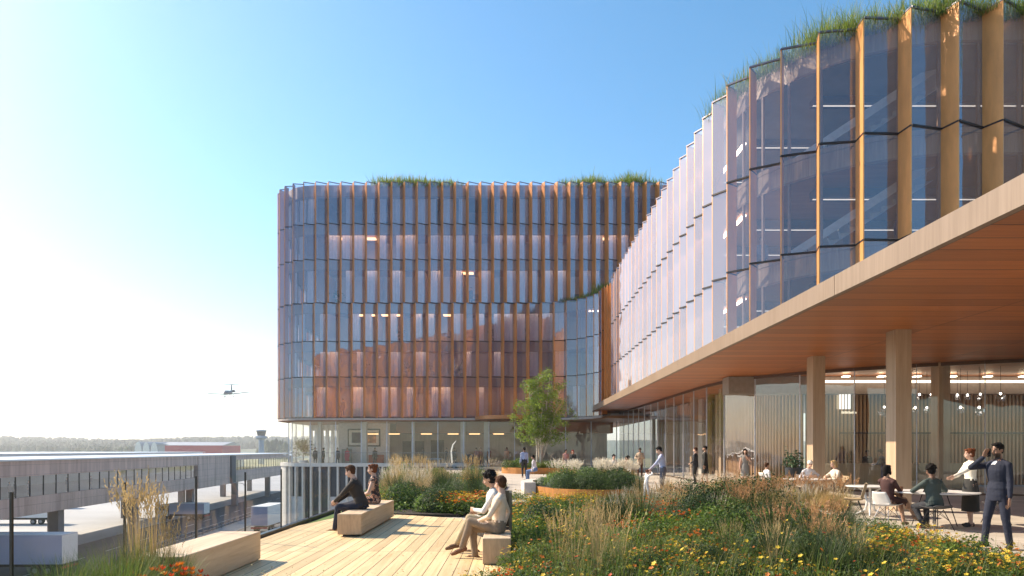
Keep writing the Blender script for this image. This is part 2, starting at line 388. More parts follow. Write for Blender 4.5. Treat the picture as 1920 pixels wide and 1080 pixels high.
# edge band under the facade and recessed ground floor
band_path = [Vector(p) for p in resample(low_path, 1.0)]
bn = normals(band_path)
mb = MB()
inner_b = [(p - n_ * .55) for p, n_ in zip(band_path, bn)]
for i in range(len(band_path) - 1): mb.wall(band_path[i] - bn[i] * .05, band_path[i + 1] - bn[i + 1] * .05, 4.28, 4.47, .12)
mb.prism([(p.x, p.y) for p in inner_b] + [(12, 57), (12, 80), (-21, 80)], 4.22, 4.44, 1); mb.build('facade_edge_band', [M('edge_band', plain, (.40, .33, .29), .6, .1), timber_c], blk)
gpath = [(-21.3, 80), (-21.3, 66.5)] + arc((-17.7, 66.5), 3.6, 180, 270, 14) + [(9.5, 62.9)]
gp = resample(gpath, 2.3); gn = normals(gp)
for i in range(len(gp) - 1):
    a, b = gp[i], gp[i + 1]
    if a.y > 74: continue
    g_ = MB().quad((*a, .12), (*b, .12), (*b, 4.2), (*a, 4.2)).build('ground_floor_glass', glass_clear, blk)
    MB().box((b.x, b.y, 2.16), (.07, .07, 4.08)).build('mullion', paleline, blk)
for px, w in ((683, .5), (775, .28), (868, .42), (912, .45), (600, .35)):
    MB().bx(W(px, 0, 64.5).x - w / 2, W(px, 0, 64.5).x + w / 2, 64.3, 64.3 + w, 0.1, 4.22).build('column', concrete_w, blk)
# ground-floor interior
gi = MB(); gi.prism([(-21.2, 66.5)] + arc((-17.7, 66.5), 3.5, 180, 270, 12)[1:] + [(9.5, 63), (9.5, 78), (-21.2, 78)], .0, .1); gi.build('ground_floor', M('lobby_floor', plain, (.48, .45, .42), .35), blk)
iw = MB(); iw.bx(-13.6, 9.5, 69.3, 69.6, .1, 4.22); iw.build('lobby_back_wall', M('lobby_wall', wood, (.42, .34, .28), (.58, .48, .40), 'Z', grain=.4), blk)
bh = MB(); bh.bx(-10.9, 9.5, 65.2, 69.2, 3.2, 4.2); bh.build('bulkhead', M('bulkhead_panel', plain, (.28, .11, .05), .5, 0, .15, .6), blk)
gw = MB()   # gallery wall with slot windows at the rounded end
for i in range(9): gw.wall((-21.0 + i * .62, 72 - i * .2), (-20.72 + i * .62, 71.9 - i * .2), .1, 4.2, .25)
gw.wall((-21, 72.1), (-15.6, 70.3), 3.6, 4.2, .24); gw.wall((-21, 72.1), (-15.6, 70.3), .1, .9, .24); gw.build('slotted_wall', white_m, blk)
MB().bx(-15.7, -13.55, 69.0, 69.28, .1, 4.2).build('gallery_panel', M('gallery_white', plain, (.6, .58, .56), .7), blk)
pf = MB(); x0, x1 = W(652, 0, 67).x, W(713, 0, 67).x
MB().bx(x0 - .9, x1 + .9, 67.1, 67.3, .1, 4.2).build('picture_wall', M('gallery_white'), blk)
fr_ = MB(); fr_.bx(x0, x1, 67.0, 67.08, 1.95, 3.65); fo = fr_.build('picture_frame', darkline, blk)
MB().bx(x0 + .13, x1 - .13, 66.96, 66.995, 2.08, 3.52).build('mount', M('mount_board', plain, (.7, .66, .58), .8), fo)
for a_, b_, cols in ((x0 + .4, (x0 + x1) / 2 - .16, (.03, .02, .05)), ((x0 + x1) / 2 + .16, x1 - .4, (.45, .2, .08))):
    MB().bx(a_, b_, 66.93, 66.955, 2.3, 3.3).build('picture', M('picture_%d' % (cols[0] * 100), plain, cols, .6, 0, .9, 1.6), fo)
for px0, px1, zt in ((755, 771, 2.5), (778, 795, 2.5), (808, 832, 2.6)):
    MB().bx(W(px0, 0, 69.2).x, W(px1, 0, 69.2).x, 69.15, 69.28, .1, zt).build('doorway', M('dark_opening', plain, (.05, .035, .03), .6), blk)
MB().bx(W(905, 0, 66).x, W(870, 0, 66).x, 66.0, 66.6, .1, 1.2).build('blue_counter', M('counter_blue', plain, (.05, .09, .2), .5), blk)
MB().bx(W(690, 0, 66).x, W(718, 0, 66).x, 66.2, 66.5, .1, 1.15).build('red_bench_back', M('red_fabric', plain, (.5, .09, .04), .8), blk)
MB().bx(W(640, 0, 66.5).x, W(658, 0, 66.5).x, 66.6, 66.8, .1, 1.7).build('display_panel', M('display_grey', plain, (.2, .22, .2), .6), blk)
for px in (700, 740, 800, 850, 890, 935): MB().bx(W(px, 0, 66).x - .5, W(px, 0, 66).x + .5, 65.6, 65.9, 3.1, 3.16).build('downlight', warm_light, blk)
# curved podium wall below (white fins in front of a dark slot)
pod = thing('podium_wall', 'curved white louvred wall below the office block dropping down to the street', 'wall', (-15, 64, -11))
pp = [(-21.9, 78), (-21.9, 66.5)] + arc((-17.7, 66.5), 4.2, 180, 270, 16) + [(-4.0, 62.3)]
pr = resample(pp, .4); pn = normals(pr); back = MB(); cap_ = MB(); low_ = MB(); nfin = 0
for i in range(len(pr) - 1):
    a, b = pr[i] - pn[i] * .35, pr[i + 1] - pn[i + 1] * .35; back.wall(a, b, -11, .2, .1)
    cap_.wall(pr[i] - pn[i] * .15, pr[i + 1] - pn[i + 1] * .15, .12, .44, .5)
    if i % 2 == 0 and pr[i].x > -20.9 or pr[i].x <= -20.9:
        if nfin < 95 and pr[i].y < 74:
            f_ = MB(); f_.wall(pr[i] - pn[i] * .3, pr[i] + pn[i] * .02, -11, .12, .4 if pr[i].x <= -20.6 else .17); f_.build('wall_fin', concrete_w, pod); nfin += 1
    if int(i / 6) % 3 != 1: low_.wall(pr[i] - pn[i] * .2, pr[i + 1] - pn[i + 1] * .2, -11, -2.6, .12)
back.build('back_wall', M('slot_dark', plain, (.05, .055, .07), .4, .3), pod); cap_.build('coping', concrete_w, pod); low_.build('lower_cladding', M('lower_clad', plain, (.42, .42, .43), .7), pod)
rl = thing('glass_balustrade', 'low glass balustrade along the curved edge in front of the ground floor glazing', 'railing', (-15, 63, .44))
for i in range(0, len(pr) - 1):
    if pr[i].y < 72 and i % 6 == 0 and i + 6 < len(pr):
        a, b = pr[i] - pn[i] * .1, pr[i + 6] - pn[i + 6] * .1
        MB().quad((*a, .45), (*b, .45), (*b, 1.35), (*a, 1.35)).build('glass_panel', glass_rail, rl); MB().wall(a, b, 1.34, 1.38, .05).build('handrail', steel, rl)

# ============ office wing on the right, X = 7.6, rounded end towards the camera
wing = thing('office_wing', 'long office wing with milky glass and copper fins raised over a wooden canopy', 'office building', (14, 35, 0))
ZW = [5.15, 8.05, 11.3, 14.72]
wpath = [(7.6, 53.2), (7.6, 26.6)] + arc((13.9, 26.6), 6.3, 180, 270, 20) + [(25.5, 20.3)]
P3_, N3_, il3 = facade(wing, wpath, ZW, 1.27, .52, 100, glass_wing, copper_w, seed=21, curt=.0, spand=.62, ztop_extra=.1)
floors(wing, il3, [(25.5, 62), (9, 62)], [8.05, 11.3], roofz=14.5)
MB().bx(14.0, 14.3, 30, 56, 5.3, 14.2).build('core_wall', M('wing_core', wood, (.42, .26, .16), (.58, .40, .26), 'Y', grain=.5), wing)
MB().bx(20, 25, 26.6, 27, 5.3, 14.2).build('core_wall', M('wing_core'), wing)
# brown fin strip where the wing meets the block
jx = MB()
for i in range(5):
    x = 7.32 + i * .17; jx.wall((x, 56.6 - i * .55), (x + .17, 56.6 - i * .55), 4.9, 14.75, .06); jx.wall((x + .17, 56.6 - i * .55), (x + .17, 56.05 - i * .55), 4.9, 14.9, .05)
jx.build('corner_fins', copper, wing)
MB().bx(8.3, 9.3, 53.4, 58, 5, 14.7).build('corner_back', timber, wing)
# ceilings: long dark trays with white light strips, lifts stairs
for z in (11.3, 8.05, 14.7):
    for j, y in enumerate((24.2, 27.6, 31.2, 35, 39, 43.5)):
        zc = z - .52 if z < 14 else z - .62
        x0 = 9.6 if y > 27 else 10.6
        b = MB().bx(x0, x0 + 8, y, y + .5, zc - .3, zc).build('ceiling_beam', M('beam_dark', plain, (.06, .055, .07), .6), wing)
        MB().bx(x0, x0 + 8, y + .22, y + .26, zc - .33, zc - .305).build('light_strip', white_light, b)
for z0, z1 in ((5.2, 8.05), (8.1, 11.3), (11.35, 14.3)):    # stair flight climbing to the right, with glass sides
    st = MB(); a = Vector((9.6, 25.5)); b = Vector((14.6, 22.8)); n_ = 17
    for i in range(n_):
        t = i / n_; p = a.lerp(b, t); z = z0 + (z1 - z0) * t
        st.box((p.x, p.y, z + .06), (.34, 1.3, .05), -.5)
    off = Vector((.25, .45)) * 1.25
    for o_ in (off, -off):
        A = a + o_; B = b + o_
        st.add([(A.x, A.y, z0 - .1), (B.x, B.y, z1 - .1), (B.x, B.y, z1 + .22), (A.x, A.y, z0 + .22), (A.x + .03, A.y + .05, z0 - .1), (B.x + .03, B.y + .05, z1 - .1), (B.x + .03, B.y + .05, z1 + .22), (A.x + .03, A.y + .05, z0 + .22)], [(0, 1, 2, 3), (7, 6, 5, 4), (3, 2, 6, 7), (0, 4, 5, 1)])
    st.build('staircase', M('stair_paint', plain, (.5, .47, .46), .6), wing)
for z in (8.05, 11.3, 14.1):
    MB().bx(9.0, 9.12, 27, 50, z - .56, z - .5).build('hidden_fill_strip', fill_soft, wing)  # unseen strip added to brighten the wing floors from inside
# canopy: fascia + boarded soffit
can = [(6.8, -6), (6.8, 57.5), (7.2, 61.5), (26, 61.5), (26, -6)]
co = MB().prism(can, 4.87, 5.1, 0, 1, 0).build('canopy_soffit', [soffit_m, roofm], wing)
fs = MB()
for y0, y1 in ((-6, 5), (5, 14.35), (14.37, 28), (28.02, 42), (42.02, 57.5)): fs.bx(6.68, 6.8, y0, y1, 4.85, 5.26)
fs.wall((6.74, 57.5), (7.2, 61.5), 4.85, 5.26, .12); fs.build('fascia', fascia_m, wing)
MB().bx(6.82, 9.0, -6, 19, 5.1, 5.2).bx(6.82, 8.0, 19, 57, 5.1, 5.2).build('canopy_top', fascia_m, wing)
# entrance canopy disc
MB().prism(arc((-.4, 62.2), 2.9, 180, 360, 24), 4.3, 4.62).build('entrance_canopy', M('entrance_copper', plain, (.42, .17, .06), .4, .2), blk)
# columns
for px, Y in ((1515, 23.8), (1668, 18.55), (1752, 25.6)):
    x = (px - 960) / F * Y + .17; MB().bx(x, x + .42, Y - .0, Y + .5, 0, 4.87).build('column', column_m, wing)
for Y in (36.5, 42.5, 49): MB().bx(11.0, 11.42, Y, Y + .42, 0.02, 4.87).build('inner_column', column_m, wing)
# ground-floor glazing of the wing
gpt = [(9.3, 60), (9.6, 36), (9.75, 33), (10.2, 31.2), (11.1, 29.6), (12.6, 27.9), (14.8, 26.2), (18, 24.5), (27, 21.3)]
g2 = resample(gpt, 2.15)
for i in range(len(g2) - 1):
    a, b = g2[i], g2[i + 1]
    MB().quad((*a, .05), (*b, .05), (*b, 4.86), (*a, 4.86)).build('lobby_glass', glass_clear, wing)
    MB().wall(b, b + (b - a).normalized() * .03, .05, 4.86, .06).build('mullion', paleline, wing)
for z0, z1, nm in ((4.74, 4.87, 'head_rail'), (.01, .07, 'sill_rail')):
    hb = MB()
    for a, b in zip(g2, g2[1:]): hb.wall(a, b, z0, z1, .09)
    hb.build(nm, M('bronze_rail', plain, (.12, .07, .05), .4, .5), wing)
MB().bx(13.2, 27, 30.1, 30.2, 4.56, 4.66).build('light_line', M('lobby_line', emit, (1, .80, .58), 2), wing)
for i in range(9): MB().bx(14 + i * 1.5, 14.25 + i * 1.5, 29.2, 29.45, 4.72, 4.76).build('downlight', M('lobby_spot', emit, (1, .78, .52), 6), wing)

# slatted timber walls inside the lobby
def slats(name, path, z0, z1, sp, w, d, back=True):
    q = resample(path, sp); mb = MB(); nn = normals(q)
    for p, n_ in zip(q, nn): mb.box((p.x, p.y, (z0 + z1) / 2), (w, d, z1 - z0), math.atan2(n_.y, n_.x) - PI / 2)
    o = mb.build(name, slat_m, wing)
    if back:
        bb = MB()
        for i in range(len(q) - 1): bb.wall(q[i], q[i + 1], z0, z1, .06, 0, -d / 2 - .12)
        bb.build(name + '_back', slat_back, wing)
slats('slatted_wall', [(13.2, 31.0), (27, 31.0)], .06, 4.1, .17, .085, .1)
slats('slatted_screen', [(11.2, 36.0), (11.4, 33.2), (12.1, 31.6), (12.8, 30.7)], .06, 4.86, .17, .07, .1, True)
MB().bx(9.5, 27, 30.4, 31.3, 4.1, 4.85).build('lobby_bulkhead', M('lobby_plaster', plain, (.3, .26, .23), .8), wing)
MB().bx(17.2, 27, 30.86, 30.92, 2.36, 2.42).build('picture_rail', darkline, wing)
MB().bx(14.6, 20.2, 30.86, 30.92, 2.36, 2.42).bx(17.6, 17.66, 30.86, 30.92, .06, 2.4).build('door_line', darkline, wing)
wl = random.Random(4)
for i in range(15):       # deep timber wall panels of differing width behind the straight glazing
    y = 35.5 + i * 1.65; w = wl.choice([.5, .8, 1.1])
    MB().bx(12.0, 12.14, y, y + w, .06, 4.86).build('wall_panel', [column_m, slat_m, M('panel_pale', plain, (.68, .62, .54), .8), M('panel_ochre', wood, (.36, .25, .08), (.5, .36, .13), 'Z'), M('lobby_plaster')][wl.randrange(5)], wing)
MB().bx(13.0, 13.2, 34, 61, .06, 4.86).build('lobby_side_wall', M('lobby_side', wood, (.32, .20, .12), (.46, .32, .2), 'Z', grain=.3), wing)
# sign: rising white bars and a line of small letters on the slatted wall
sg = thing('lobby_sign', 'lit sign of rising white bars over small lettering on the slatted lobby wall', 'sign', (15, 30.8, 2.6))
for px0, px1, yt in ((1569, 1572.5, 741), (1574.2, 1576.6, 737), (1579.2, 1582, 735), (1584.8, 1587.8, 732), (1590.6, 1594.2, 729)):
    Y = 30.78; a = W(px0, yt, Y); b = W(px1, 767, Y)
    MB().bx(a.x, b.x, Y - .03, Y + .03, b.z, a.z).build('bar', M('sign_cream', emit, (1, .75, .45), .25) if px0 < 1573 else M('sign_white', emit, (1, .95, .88), .75), sg)
def text(body, size, loc, mat, parent, rot=(R(90), 0, 0), ext=.004, align='LEFT'):
    cu = bpy.data.curves.new('lettering', 'FONT'); cu.body = body; cu.size = size; cu.extrude = ext; cu.align_x = align
    o = bpy.data.objects.new('tmp', cu); COL.objects.link(o); dg = bpy.context.evaluated_depsgraph_get()
    me = bpy.data.meshes.new_from_object(o.evaluated_get(dg)); bpy.data.objects.remove(o)
    me.transform(Matrix.Translation(loc) @ Matrix.Rotation(rot[2], 4, 'Z') @ Matrix.Rotation(rot[0], 4, 'X'))
    me.materials.clear(); me.materials.append(mat)
    return link(bpy.data.objects.new('lettering', me), parent)
lt = MB()
for i, (hh, ww) in enumerate(((8, 2.2), (7, 2.0), (8, 2.6), (7, 1.6), (8, 2.4), (6, 2.2), (7, 1.8), (8, 2.4), (6, 2.0))):
    a = W(1578 + i * 3.2, 775.5, 30.78); lt.bx(a.x, a.x + ww * .022, 30.75, 30.8, a.z, a.z + hh * .013)
lt.build('letter_row', M('sign_letters', emit, (1, .85, .6), .5), sg)
MB().bx(W(1624, 0, 29.2).x - 1.75, 19.0, 28.6, 29.2, .05, 1.08).build('reception_desk', M('desk_wood', wood, (.40, .28, .16), (.56, .42, .26), 'Z'), wing)
# pendant lamps of faceted glass
pm = M('pendant_glass', thin_glass, (.8, .8, .85), .25, 1.0, .25, (.7, .7, .75), .05, 0)
for px, py, Y, r in ((1658, 772, 29, .27), (1724, 744, 29, .14), (1746, 744, 29, .14), (1716, 769, 28.4, .14), (1738, 769, 28.4, .14), (1795, 745, 28, .13), (1814, 745, 28, .13), (1838, 745, 27.4, .17), (1801, 769, 27.2, .16), (1836, 771, 26.6, .21), (1876, 745, 26.4, .2)):
    c = W(px, py, Y); t = thing('pendant_lamp', 'faceted glass pendant lamp with a small bright bulb hanging in the glazed lobby', 'lamp', (c.x, c.y, 4.8), 'faceted glass pendants hanging in the lobby')
    mb = MB(); rr = random.Random(px)
    for q in range(14):
        d = Vector((rr.gauss(0, 1), rr.gauss(0, 1), rr.gauss(0, 1))).normalized(); p = c + d * r * .8; u = d.orthogonal().normalized() * r * .42; v = d.cross(u).normalized() * r * .42
        mb.quad(p - u, p - v, p + u, p + v)
    mb.build('shade', pm, t); MB().ell(c + Vector((0, 0, r * .7)), (.04, .04, .05), None, 8, 6).build('bulb', M('bulb', emit, (1, .9, .75), 6), t)
    MB().cyl(c + Vector((0, 0, r * .7)), (c.x, c.y, 4.83), .008, 5).build('cable', darkline, t)
# ------------------------------------------------------------ world, sun, camera
SUN_EL = 37.0; SUN_D = Vector((-.905, .425, 0)).normalized()       # towards the sun, in plan
w = bpy.data.worlds.new("World"); SC.world = w; w.use_nodes = True; nt = w.node_tree
sky = nt.nodes.new('ShaderNodeTexSky'); sky.sky_type = 'NISHITA'; sky.sun_disc = False
sky.sun_elevation = R(SUN_EL); sky.sun_rotation = math.atan2(SUN_D.x, SUN_D.y)
sky.air_density = 1.0; sky.dust_density = .8; sky.ozone_density = 2.2; sky.altitude = 0
bg = nt.nodes['Background']; hsv = nt.nodes.new('ShaderNodeHueSaturation'); hsv.inputs['Saturation'].default_value = 1.24; hsv.inputs['Hue'].default_value = .488; nt.links.new(sky.outputs[0], hsv.inputs['Color']); nt.links.new(hsv.outputs[0], bg.inputs[0]); bg.inputs[1].default_value = .12
sd = bpy.data.lights.new('sun', 'SUN'); sd.energy = 4.6; sd.angle = R(.55); sd.color = (1, .84, .63)
so = bpy.data.objects.new('sun', sd); COL.objects.link(so)
dirv = Vector((SUN_D.x * math.cos(R(SUN_EL)), SUN_D.y * math.cos(R(SUN_EL)), math.sin(R(SUN_EL))))
so.rotation_euler = dirv.to_track_quat('Z', 'Y').to_euler()
cd = bpy.data.cameras.new('camera'); cam = bpy.data.objects.new('camera', cd); COL.objects.link(cam); SC.camera = cam
cam.location = (0, 0, EYE); cam.rotation_euler = (R(90), 0, 0); cd.sensor_width = 36; cd.lens = 36 * F / 1920
cd.shift_y = (HZ - 540) / 1920; cd.clip_end = 9000; cd.clip_start = .05
SC.view_settings.view_transform = 'Standard'; SC.view_settings.look = 'None'; SC.view_settings.exposure = EXPO; SC.view_settings.gamma = 1
SC.render.engine = 'CYCLES'; cy = SC.cycles; cy.use_denoising = True; cy.max_bounces = 8; cy.transparent_max_bounces = 24; cy.glossy_bounces = 4; cy.diffuse_bounces = 4; cy.sample_clamp_indirect = 6; cy.caustics_reflective = False; cy.caustics_refractive = False; cy.volume_bounces = 1

# ------------------------------------------------------------ ground and far land
GZ = -11.0
g = MB(); g.quad((-5200, -60, GZ), (2500, -60, GZ), (2500, 4200, GZ), (-5200, 4200, GZ))
m, nt, out = new_mat('apron'); L = nt.links.new
b = N(nt, 'ShaderNodeBsdfPrincipled', i_Roughness=.75); tc = N(nt, 'ShaderNodeTexCoord')
n1 = N(nt, 'ShaderNodeTexNoise', i_Scale=.012, i_Detail=5.0); mp = N(nt, 'ShaderNodeMapping'); mp.inputs['Scale'].default_value = (1, 3, 1); L(tc.outputs['Object'], mp.inputs[0]); L(mp.outputs[0], n1.inputs[0])
sx = N(nt, 'ShaderNodeSeparateXYZ'); L(tc.outputs['Object'], sx.inputs[0])
far = N(nt, 'ShaderNodeMapRange'); far.inputs[1].default_value = 420; far.inputs[2].default_value = 460; L(sx.outputs[1], far.inputs[0])
ca = ramp(nt, n1.outputs[0], [(.35, (.30, .30, .31)), (.65, (.42, .42, .43))]); cb = ramp(nt, n1.outputs[0], [(.38, (.13, .15, .06)), (.5, (.24, .22, .09)), (.62, (.36, .30, .14))])
mx = N(nt, 'ShaderNodeMix', data_type='RGBA'); L(far.outputs[0], mx.inputs[0]); L(ca, mx.inputs[6]); L(cb, mx.inputs[7]); L(mx.outputs[2], b.inputs['Base Color']); L(b.outputs[0], out.inputs[0])
tag(g.build('ground', m), kind='structure')
VX = -44.6
def VP(Y, u): return (VX - .105 * Y + u, Y)
def vstrip(name, u0, u1, z, mat, Y0=20, Y1=420):
    a, b_ = VP(Y0, u0), VP(Y0, u1); c_, d_ = VP(Y1, u1), VP(Y1, u0)
    return tag(MB().prism([a, b_, c_, d_], GZ - .2, z).build(name, mat), kind='structure')
asphalt = M('asphalt', plain, (.055, .055, .06), .75, 0, .25, .6, .1)
vstrip('road', -3, 9.5, GZ + .05, asphalt); vstrip('access_road', 13.5, 30, GZ + .054, asphalt)
vstrip('pavement', 9.6, 13.4, GZ + .16, M('pavement', plain, (.36, .33, .30), .85, 0, .15, .8), 20, 300)
for i, (u_, Yl) in enumerate(((11.5, 82), (11.5, 118), (11.5, 154))):
    p_ = VP(Yl, u_); sl = thing('street_lamp', ('nearest', 'middle', 'farthest')[i] + ' slim grey street lamp on the pavement beside the viaduct road', 'street lamp', (p_[0], p_[1], GZ), 'street lamps along the viaduct road')
    MB().loft([(p_[0], p_[1], GZ), (p_[0], p_[1], GZ + 6.5), (p_[0] - .3, p_[1], GZ + 6.9), (p_[0] - 1.3, p_[1], GZ + 7)], [.09, .06, .05, .04], 8).build('pole', steel, sl); MB().bx(p_[0] - 1.9, p_[0] - 1.2, p_[1] - .1, p_[1] + .1, GZ + 6.95, GZ + 7.05).build('lamp_head', steel, sl)
mk = MB()
for i in range(26):
    Y = 50 + i * 9; a, b_ = VP(Y, 3.1), VP(Y + 4, 3.1); mk.prism([(a[0], a[1]), (a[0] + .18, a[1]), (b_[0] + .18, b_[1]), b_], GZ + .052, GZ + .057)
tag(mk.build('road_marking', M('road_white', plain, (.6, .6, .58), .7)), kind='structure')
# hills behind the airfield
hm = M('hill_ground', plain, (.05, .075, .04), .95, 0, .4, .004)
def hill_h(x, y):
    t = max(0, min(1, (y - 900) / 1200)); t = t * t * (3 - 2 * t)
    return t * (34 + 16 * mnoise.noise(Vector((x * .0012, y * .001, 3))) + 9 * mnoise.noise(Vector((x * .004, y * .002, 8))))
hb_ = MB(); nx, ny = 110, 26; vs = []
for j in range(ny + 1):
    for i in range(nx + 1):
        x = -4200 + 5600 * i / nx; y = 860 + 2600 * j / ny; vs.append((x, y, GZ - .6 + hill_h(x, y)))
hb_.add(vs, [(j * (nx + 1) + i, j * (nx + 1) + i + 1, (j + 1) * (nx + 1) + i + 1, (j + 1) * (nx + 1) + i) for j in range(ny) for i in range(nx)])
tag(hb_.build('hills', hm, smooth=True), kind='structure')
# far-off woods: thousands of small crowns
rf = random.Random(12); wd = MB()
def crown(mb, x, y, z, r, h, conif):
    n = 6; o = len(mb.v); a0 = rf.random() * 6
    prof = ((.55, 0.05), (1, .3), (.85, .6), (.45, .88)) if not conif else ((.8, .08), (.55, .4), (.3, .7), (.1, .95))
    for k, (q, t) in enumerate(prof):
        for j in range(n): a = a0 + 2 * PI * j / n; rr = r * q * rf.uniform(.75, 1.2); mb.v.append((x + rr * math.cos(a), y + rr * math.sin(a), z + h * t))
    mb.v.append((x, y, z + h))
    for k in range(3):
        for j in range(n): j2 = (j + 1) % n; mb.f.append((o + k * n + j, o + k * n + j2, o + (k + 1) * n + j2, o + (k + 1) * n + j)); mb.m.append(0)
    for j in range(n): mb.f.append((o + 3 * n + j, o + 3 * n + (j + 1) % n, o + 4 * n)); mb.m.append(0)
for i in range(5200):
    y = 900 + 1300 * rf.random() ** 1.1; x = y * rf.uniform(-.80, -.24)
    f_ = mnoise.noise(Vector((x * .004, y * .006, 1)))
    right = x / y > -.42
    if right and y < 1500: continue
    if f_ < -.12 and y < 1500: continue
    crown(wd, x, y, GZ - .6 + hill_h(x, y) - 1, rf.uniform(5, 9) , rf.uniform(10, 20), rf.random() < .45)
for i in range(900):       # hedgerow belt nearer the airfield
    y = rf.uniform(640, 760); x = y * rf.uniform(-.80, -.50); crown(wd, x, y, GZ - .5, rf.uniform(3.5, 6), rf.uniform(7, 12), False)
for i in range(170):
    y = rf.uniform(1020, 1110); x = y * rf.uniform(-.50, -.40); crown(wd, x, y, GZ - .5 + hill_h(x, y), rf.uniform(5, 8), rf.uniform(10, 14), False)
for i in range(90):
    y = rf.uniform(880, 960); x = y * rf.uniform(-.365, -.325); crown(wd, x, y, GZ - .5, rf.uniform(5, 8), rf.uniform(12, 30) if rf.random() < .4 else 12, rf.random() < .5)
tag(wd.build('far_woods', M('far_foliage', plain, (.045, .07, .035), .95, 0, .5, .03)), 'hazy belt of far-off woodland along the horizon', 'woodland', kind='stuff')

# ------------------------------------------------------------ hangars, red shed, control tower
def hangar(px, w, Y, zt, label):
    x = (px - 960) / F * Y; t = thing('hangar', label, 'hangar', (x, Y, GZ), 'white arched hangars')
    n = 10; sec = [(x + w / 2 * -math.cos(PI * i / n), GZ + 9 + (zt - GZ - 9) * math.sin(PI * i / n)) for i in range(n + 1)]; mb = MB()
    pts = [(x - w / 2, GZ)] + sec + [(x + w / 2, GZ)]; k = len(pts)
    vs = [(a, Y, b) for a, b in pts] + [(a + 14, Y + 60, b) for a, b in pts]
    mb.add(vs, [(i, i + 1, k + i + 1, k + i) for i in range(k - 1)]); mb.build('roof_shell', M('hangar_grey', plain, (.30, .32, .36), .6), t)
    MB().add([(a, Y - .1, b) for a, b in pts] + [(a, Y + .3, b) for a, b in pts], [tuple(range(k))] + [(i, i + 1, k + i + 1, k + i) for i in range(k - 1)]).build('gable_wall', M('hangar_white', plain, (.7, .7, .7), .7), t)
    MB().bx(x - w * .3, x + w * .3, Y - .4, Y - .15, GZ, GZ + 10).build('hangar_door', M('hangar_door_grey', plain, (.35, .37, .4), .6), t)
for i, (px, lb) in enumerate(((259, 'leftmost of the three white arched hangars on the airfield'), (274, 'middle one of the three white arched hangars'), (289, 'white arched hangar next to the long red shed'))): hangar(px, 6.4, 600, 8.6 - i * .3, lb)
rs = thing('airfield_shed', 'long low red shed with grey roof on the far airfield', 'building', (-275, 600, GZ)); x0, x1 = W(309, 0, 600).x, W(417, 0, 600).x
MB().bx(x0, x1, 600, 640, GZ, 7.2 - 2.0).build('red_wall', M('shed_red', plain, (.42, .035, .05), .6), rs)
MB().bx(x0 - 7, x0 - .02, 600, 640, GZ, 7.4 - 1).build('grey_bay', M('hangar_grey'), rs); MB().add([(x0 - 7.5, 599.5, 5.4), (x1 + .5, 599.5, 5.3), (x1 + .5, 641, 6.6), (x0 - 7.5, 641, 6.6), (x0 - 7.5, 620, 8.4), (x1 + .5, 620, 8.3)], [(0, 1, 5, 4), (4, 5, 2, 3), (0, 4, 3), (1, 2, 5)]).build('roof', M('shed_roof', plain, (.3, .31, .34), .5, .2), rs)
tw = thing('control_tower', 'blue grey airport control tower with dark glazed cab on the airfield', 'control tower', W(490, 0, 600).to_2d().to_3d() + Vector((0, 0, GZ)))
cx = W(490, 0, 600).x; tb = M('tower_blue', plain, (.16, .24, .36), .6)
MB().lathe([(2.6, 0), (2.2, 14), (2.4, 22)], (cx, 600, GZ), 12).build('shaft', tb, tw)
MB().lathe([(2.4, 21), (4.6, 22.5), (4.6, 24.2), (3.6, 24.6)], (cx, 600, GZ), 14).build('gallery', tb, tw)
MB().lathe([(3.3, 24.6), (4.3, 28.6)], (cx, 600, GZ), 10).build('cab_glass', M('cab_dark', plain, (.03, .05, .06), .2), tw)
MB().lathe([(4.6, 28.6), (4.6, 29.4), (2, 29.9), (.1, 30)], (cx, 600, GZ), 10).build('cab_roof', tb, tw)
MB().bx(cx - 2, cx - 1.8, 600, 600.2, GZ + 29.8, GZ + 32).bx(cx + 1.5, cx + 1.7, 600, 600.2, GZ + 29.8, GZ + 32.4).build('antenna', steel, tw)

# ------------------------------------------------------------ terminal viaduct
def panelled(name, c1, c2, bw, rh):
    m, nt, out = new_mat(name); L = nt.links.new; b = N(nt, 'ShaderNodeBsdfPrincipled', i_Roughness=.85); tc = N(nt, 'ShaderNodeTexCoord'); sx = N(nt, 'ShaderNodeSeparateXYZ'); L(tc.outputs['Object'], sx.inputs[0])
    cb = N(nt, 'ShaderNodeCombineXYZ'); L(sx.outputs[1], cb.inputs[0]); L(sx.outputs[2], cb.inputs[1]); br = N(nt, 'ShaderNodeTexBrick', offset=.5); L(cb.outputs[0], br.inputs[0])
    for k, v in (('Scale', 1.0), ('Brick Width', bw), ('Row Height', rh), ('Mortar Size', .03), ('Color1', c4(c1)), ('Color2', c4(c2)), ('Mortar', c4(sc_(c1, .72)))): br.inputs[k].default_value = v
    mp = N(nt, 'ShaderNodeMapping'); mp.inputs['Scale'].default_value = (1.2, 1.2, .12); L(tc.outputs['Object'], mp.inputs[0]); nz = N(nt, 'ShaderNodeTexNoise', i_Scale=1.0, i_Detail=6.0); L(mp.outputs[0], nz.inputs[0])
    st = ramp(nt, nz.outputs[0], [(.32, (.62, .60, .58)), (.6, (1, 1, 1))]); mx = N(nt, 'ShaderNodeMix', data_type='RGBA', blend_type='MULTIPLY'); mx.inputs[0].default_value = .8; L(br.outputs[0], mx.inputs[6]); L(st, mx.inputs[7]); L(mx.outputs[2], b.inputs['Base Color']); L(b.outputs[0], out.inputs[0]); return m
brk = M('pink_concrete', panelled, (.66, .48, .41), (.62, .455, .39), 3.2, 1.1)
via = thing('viaduct_terminal', 'long two level pinkish brown viaduct building with glazed upper gallery on piers', 'building', (-52, 80, GZ))
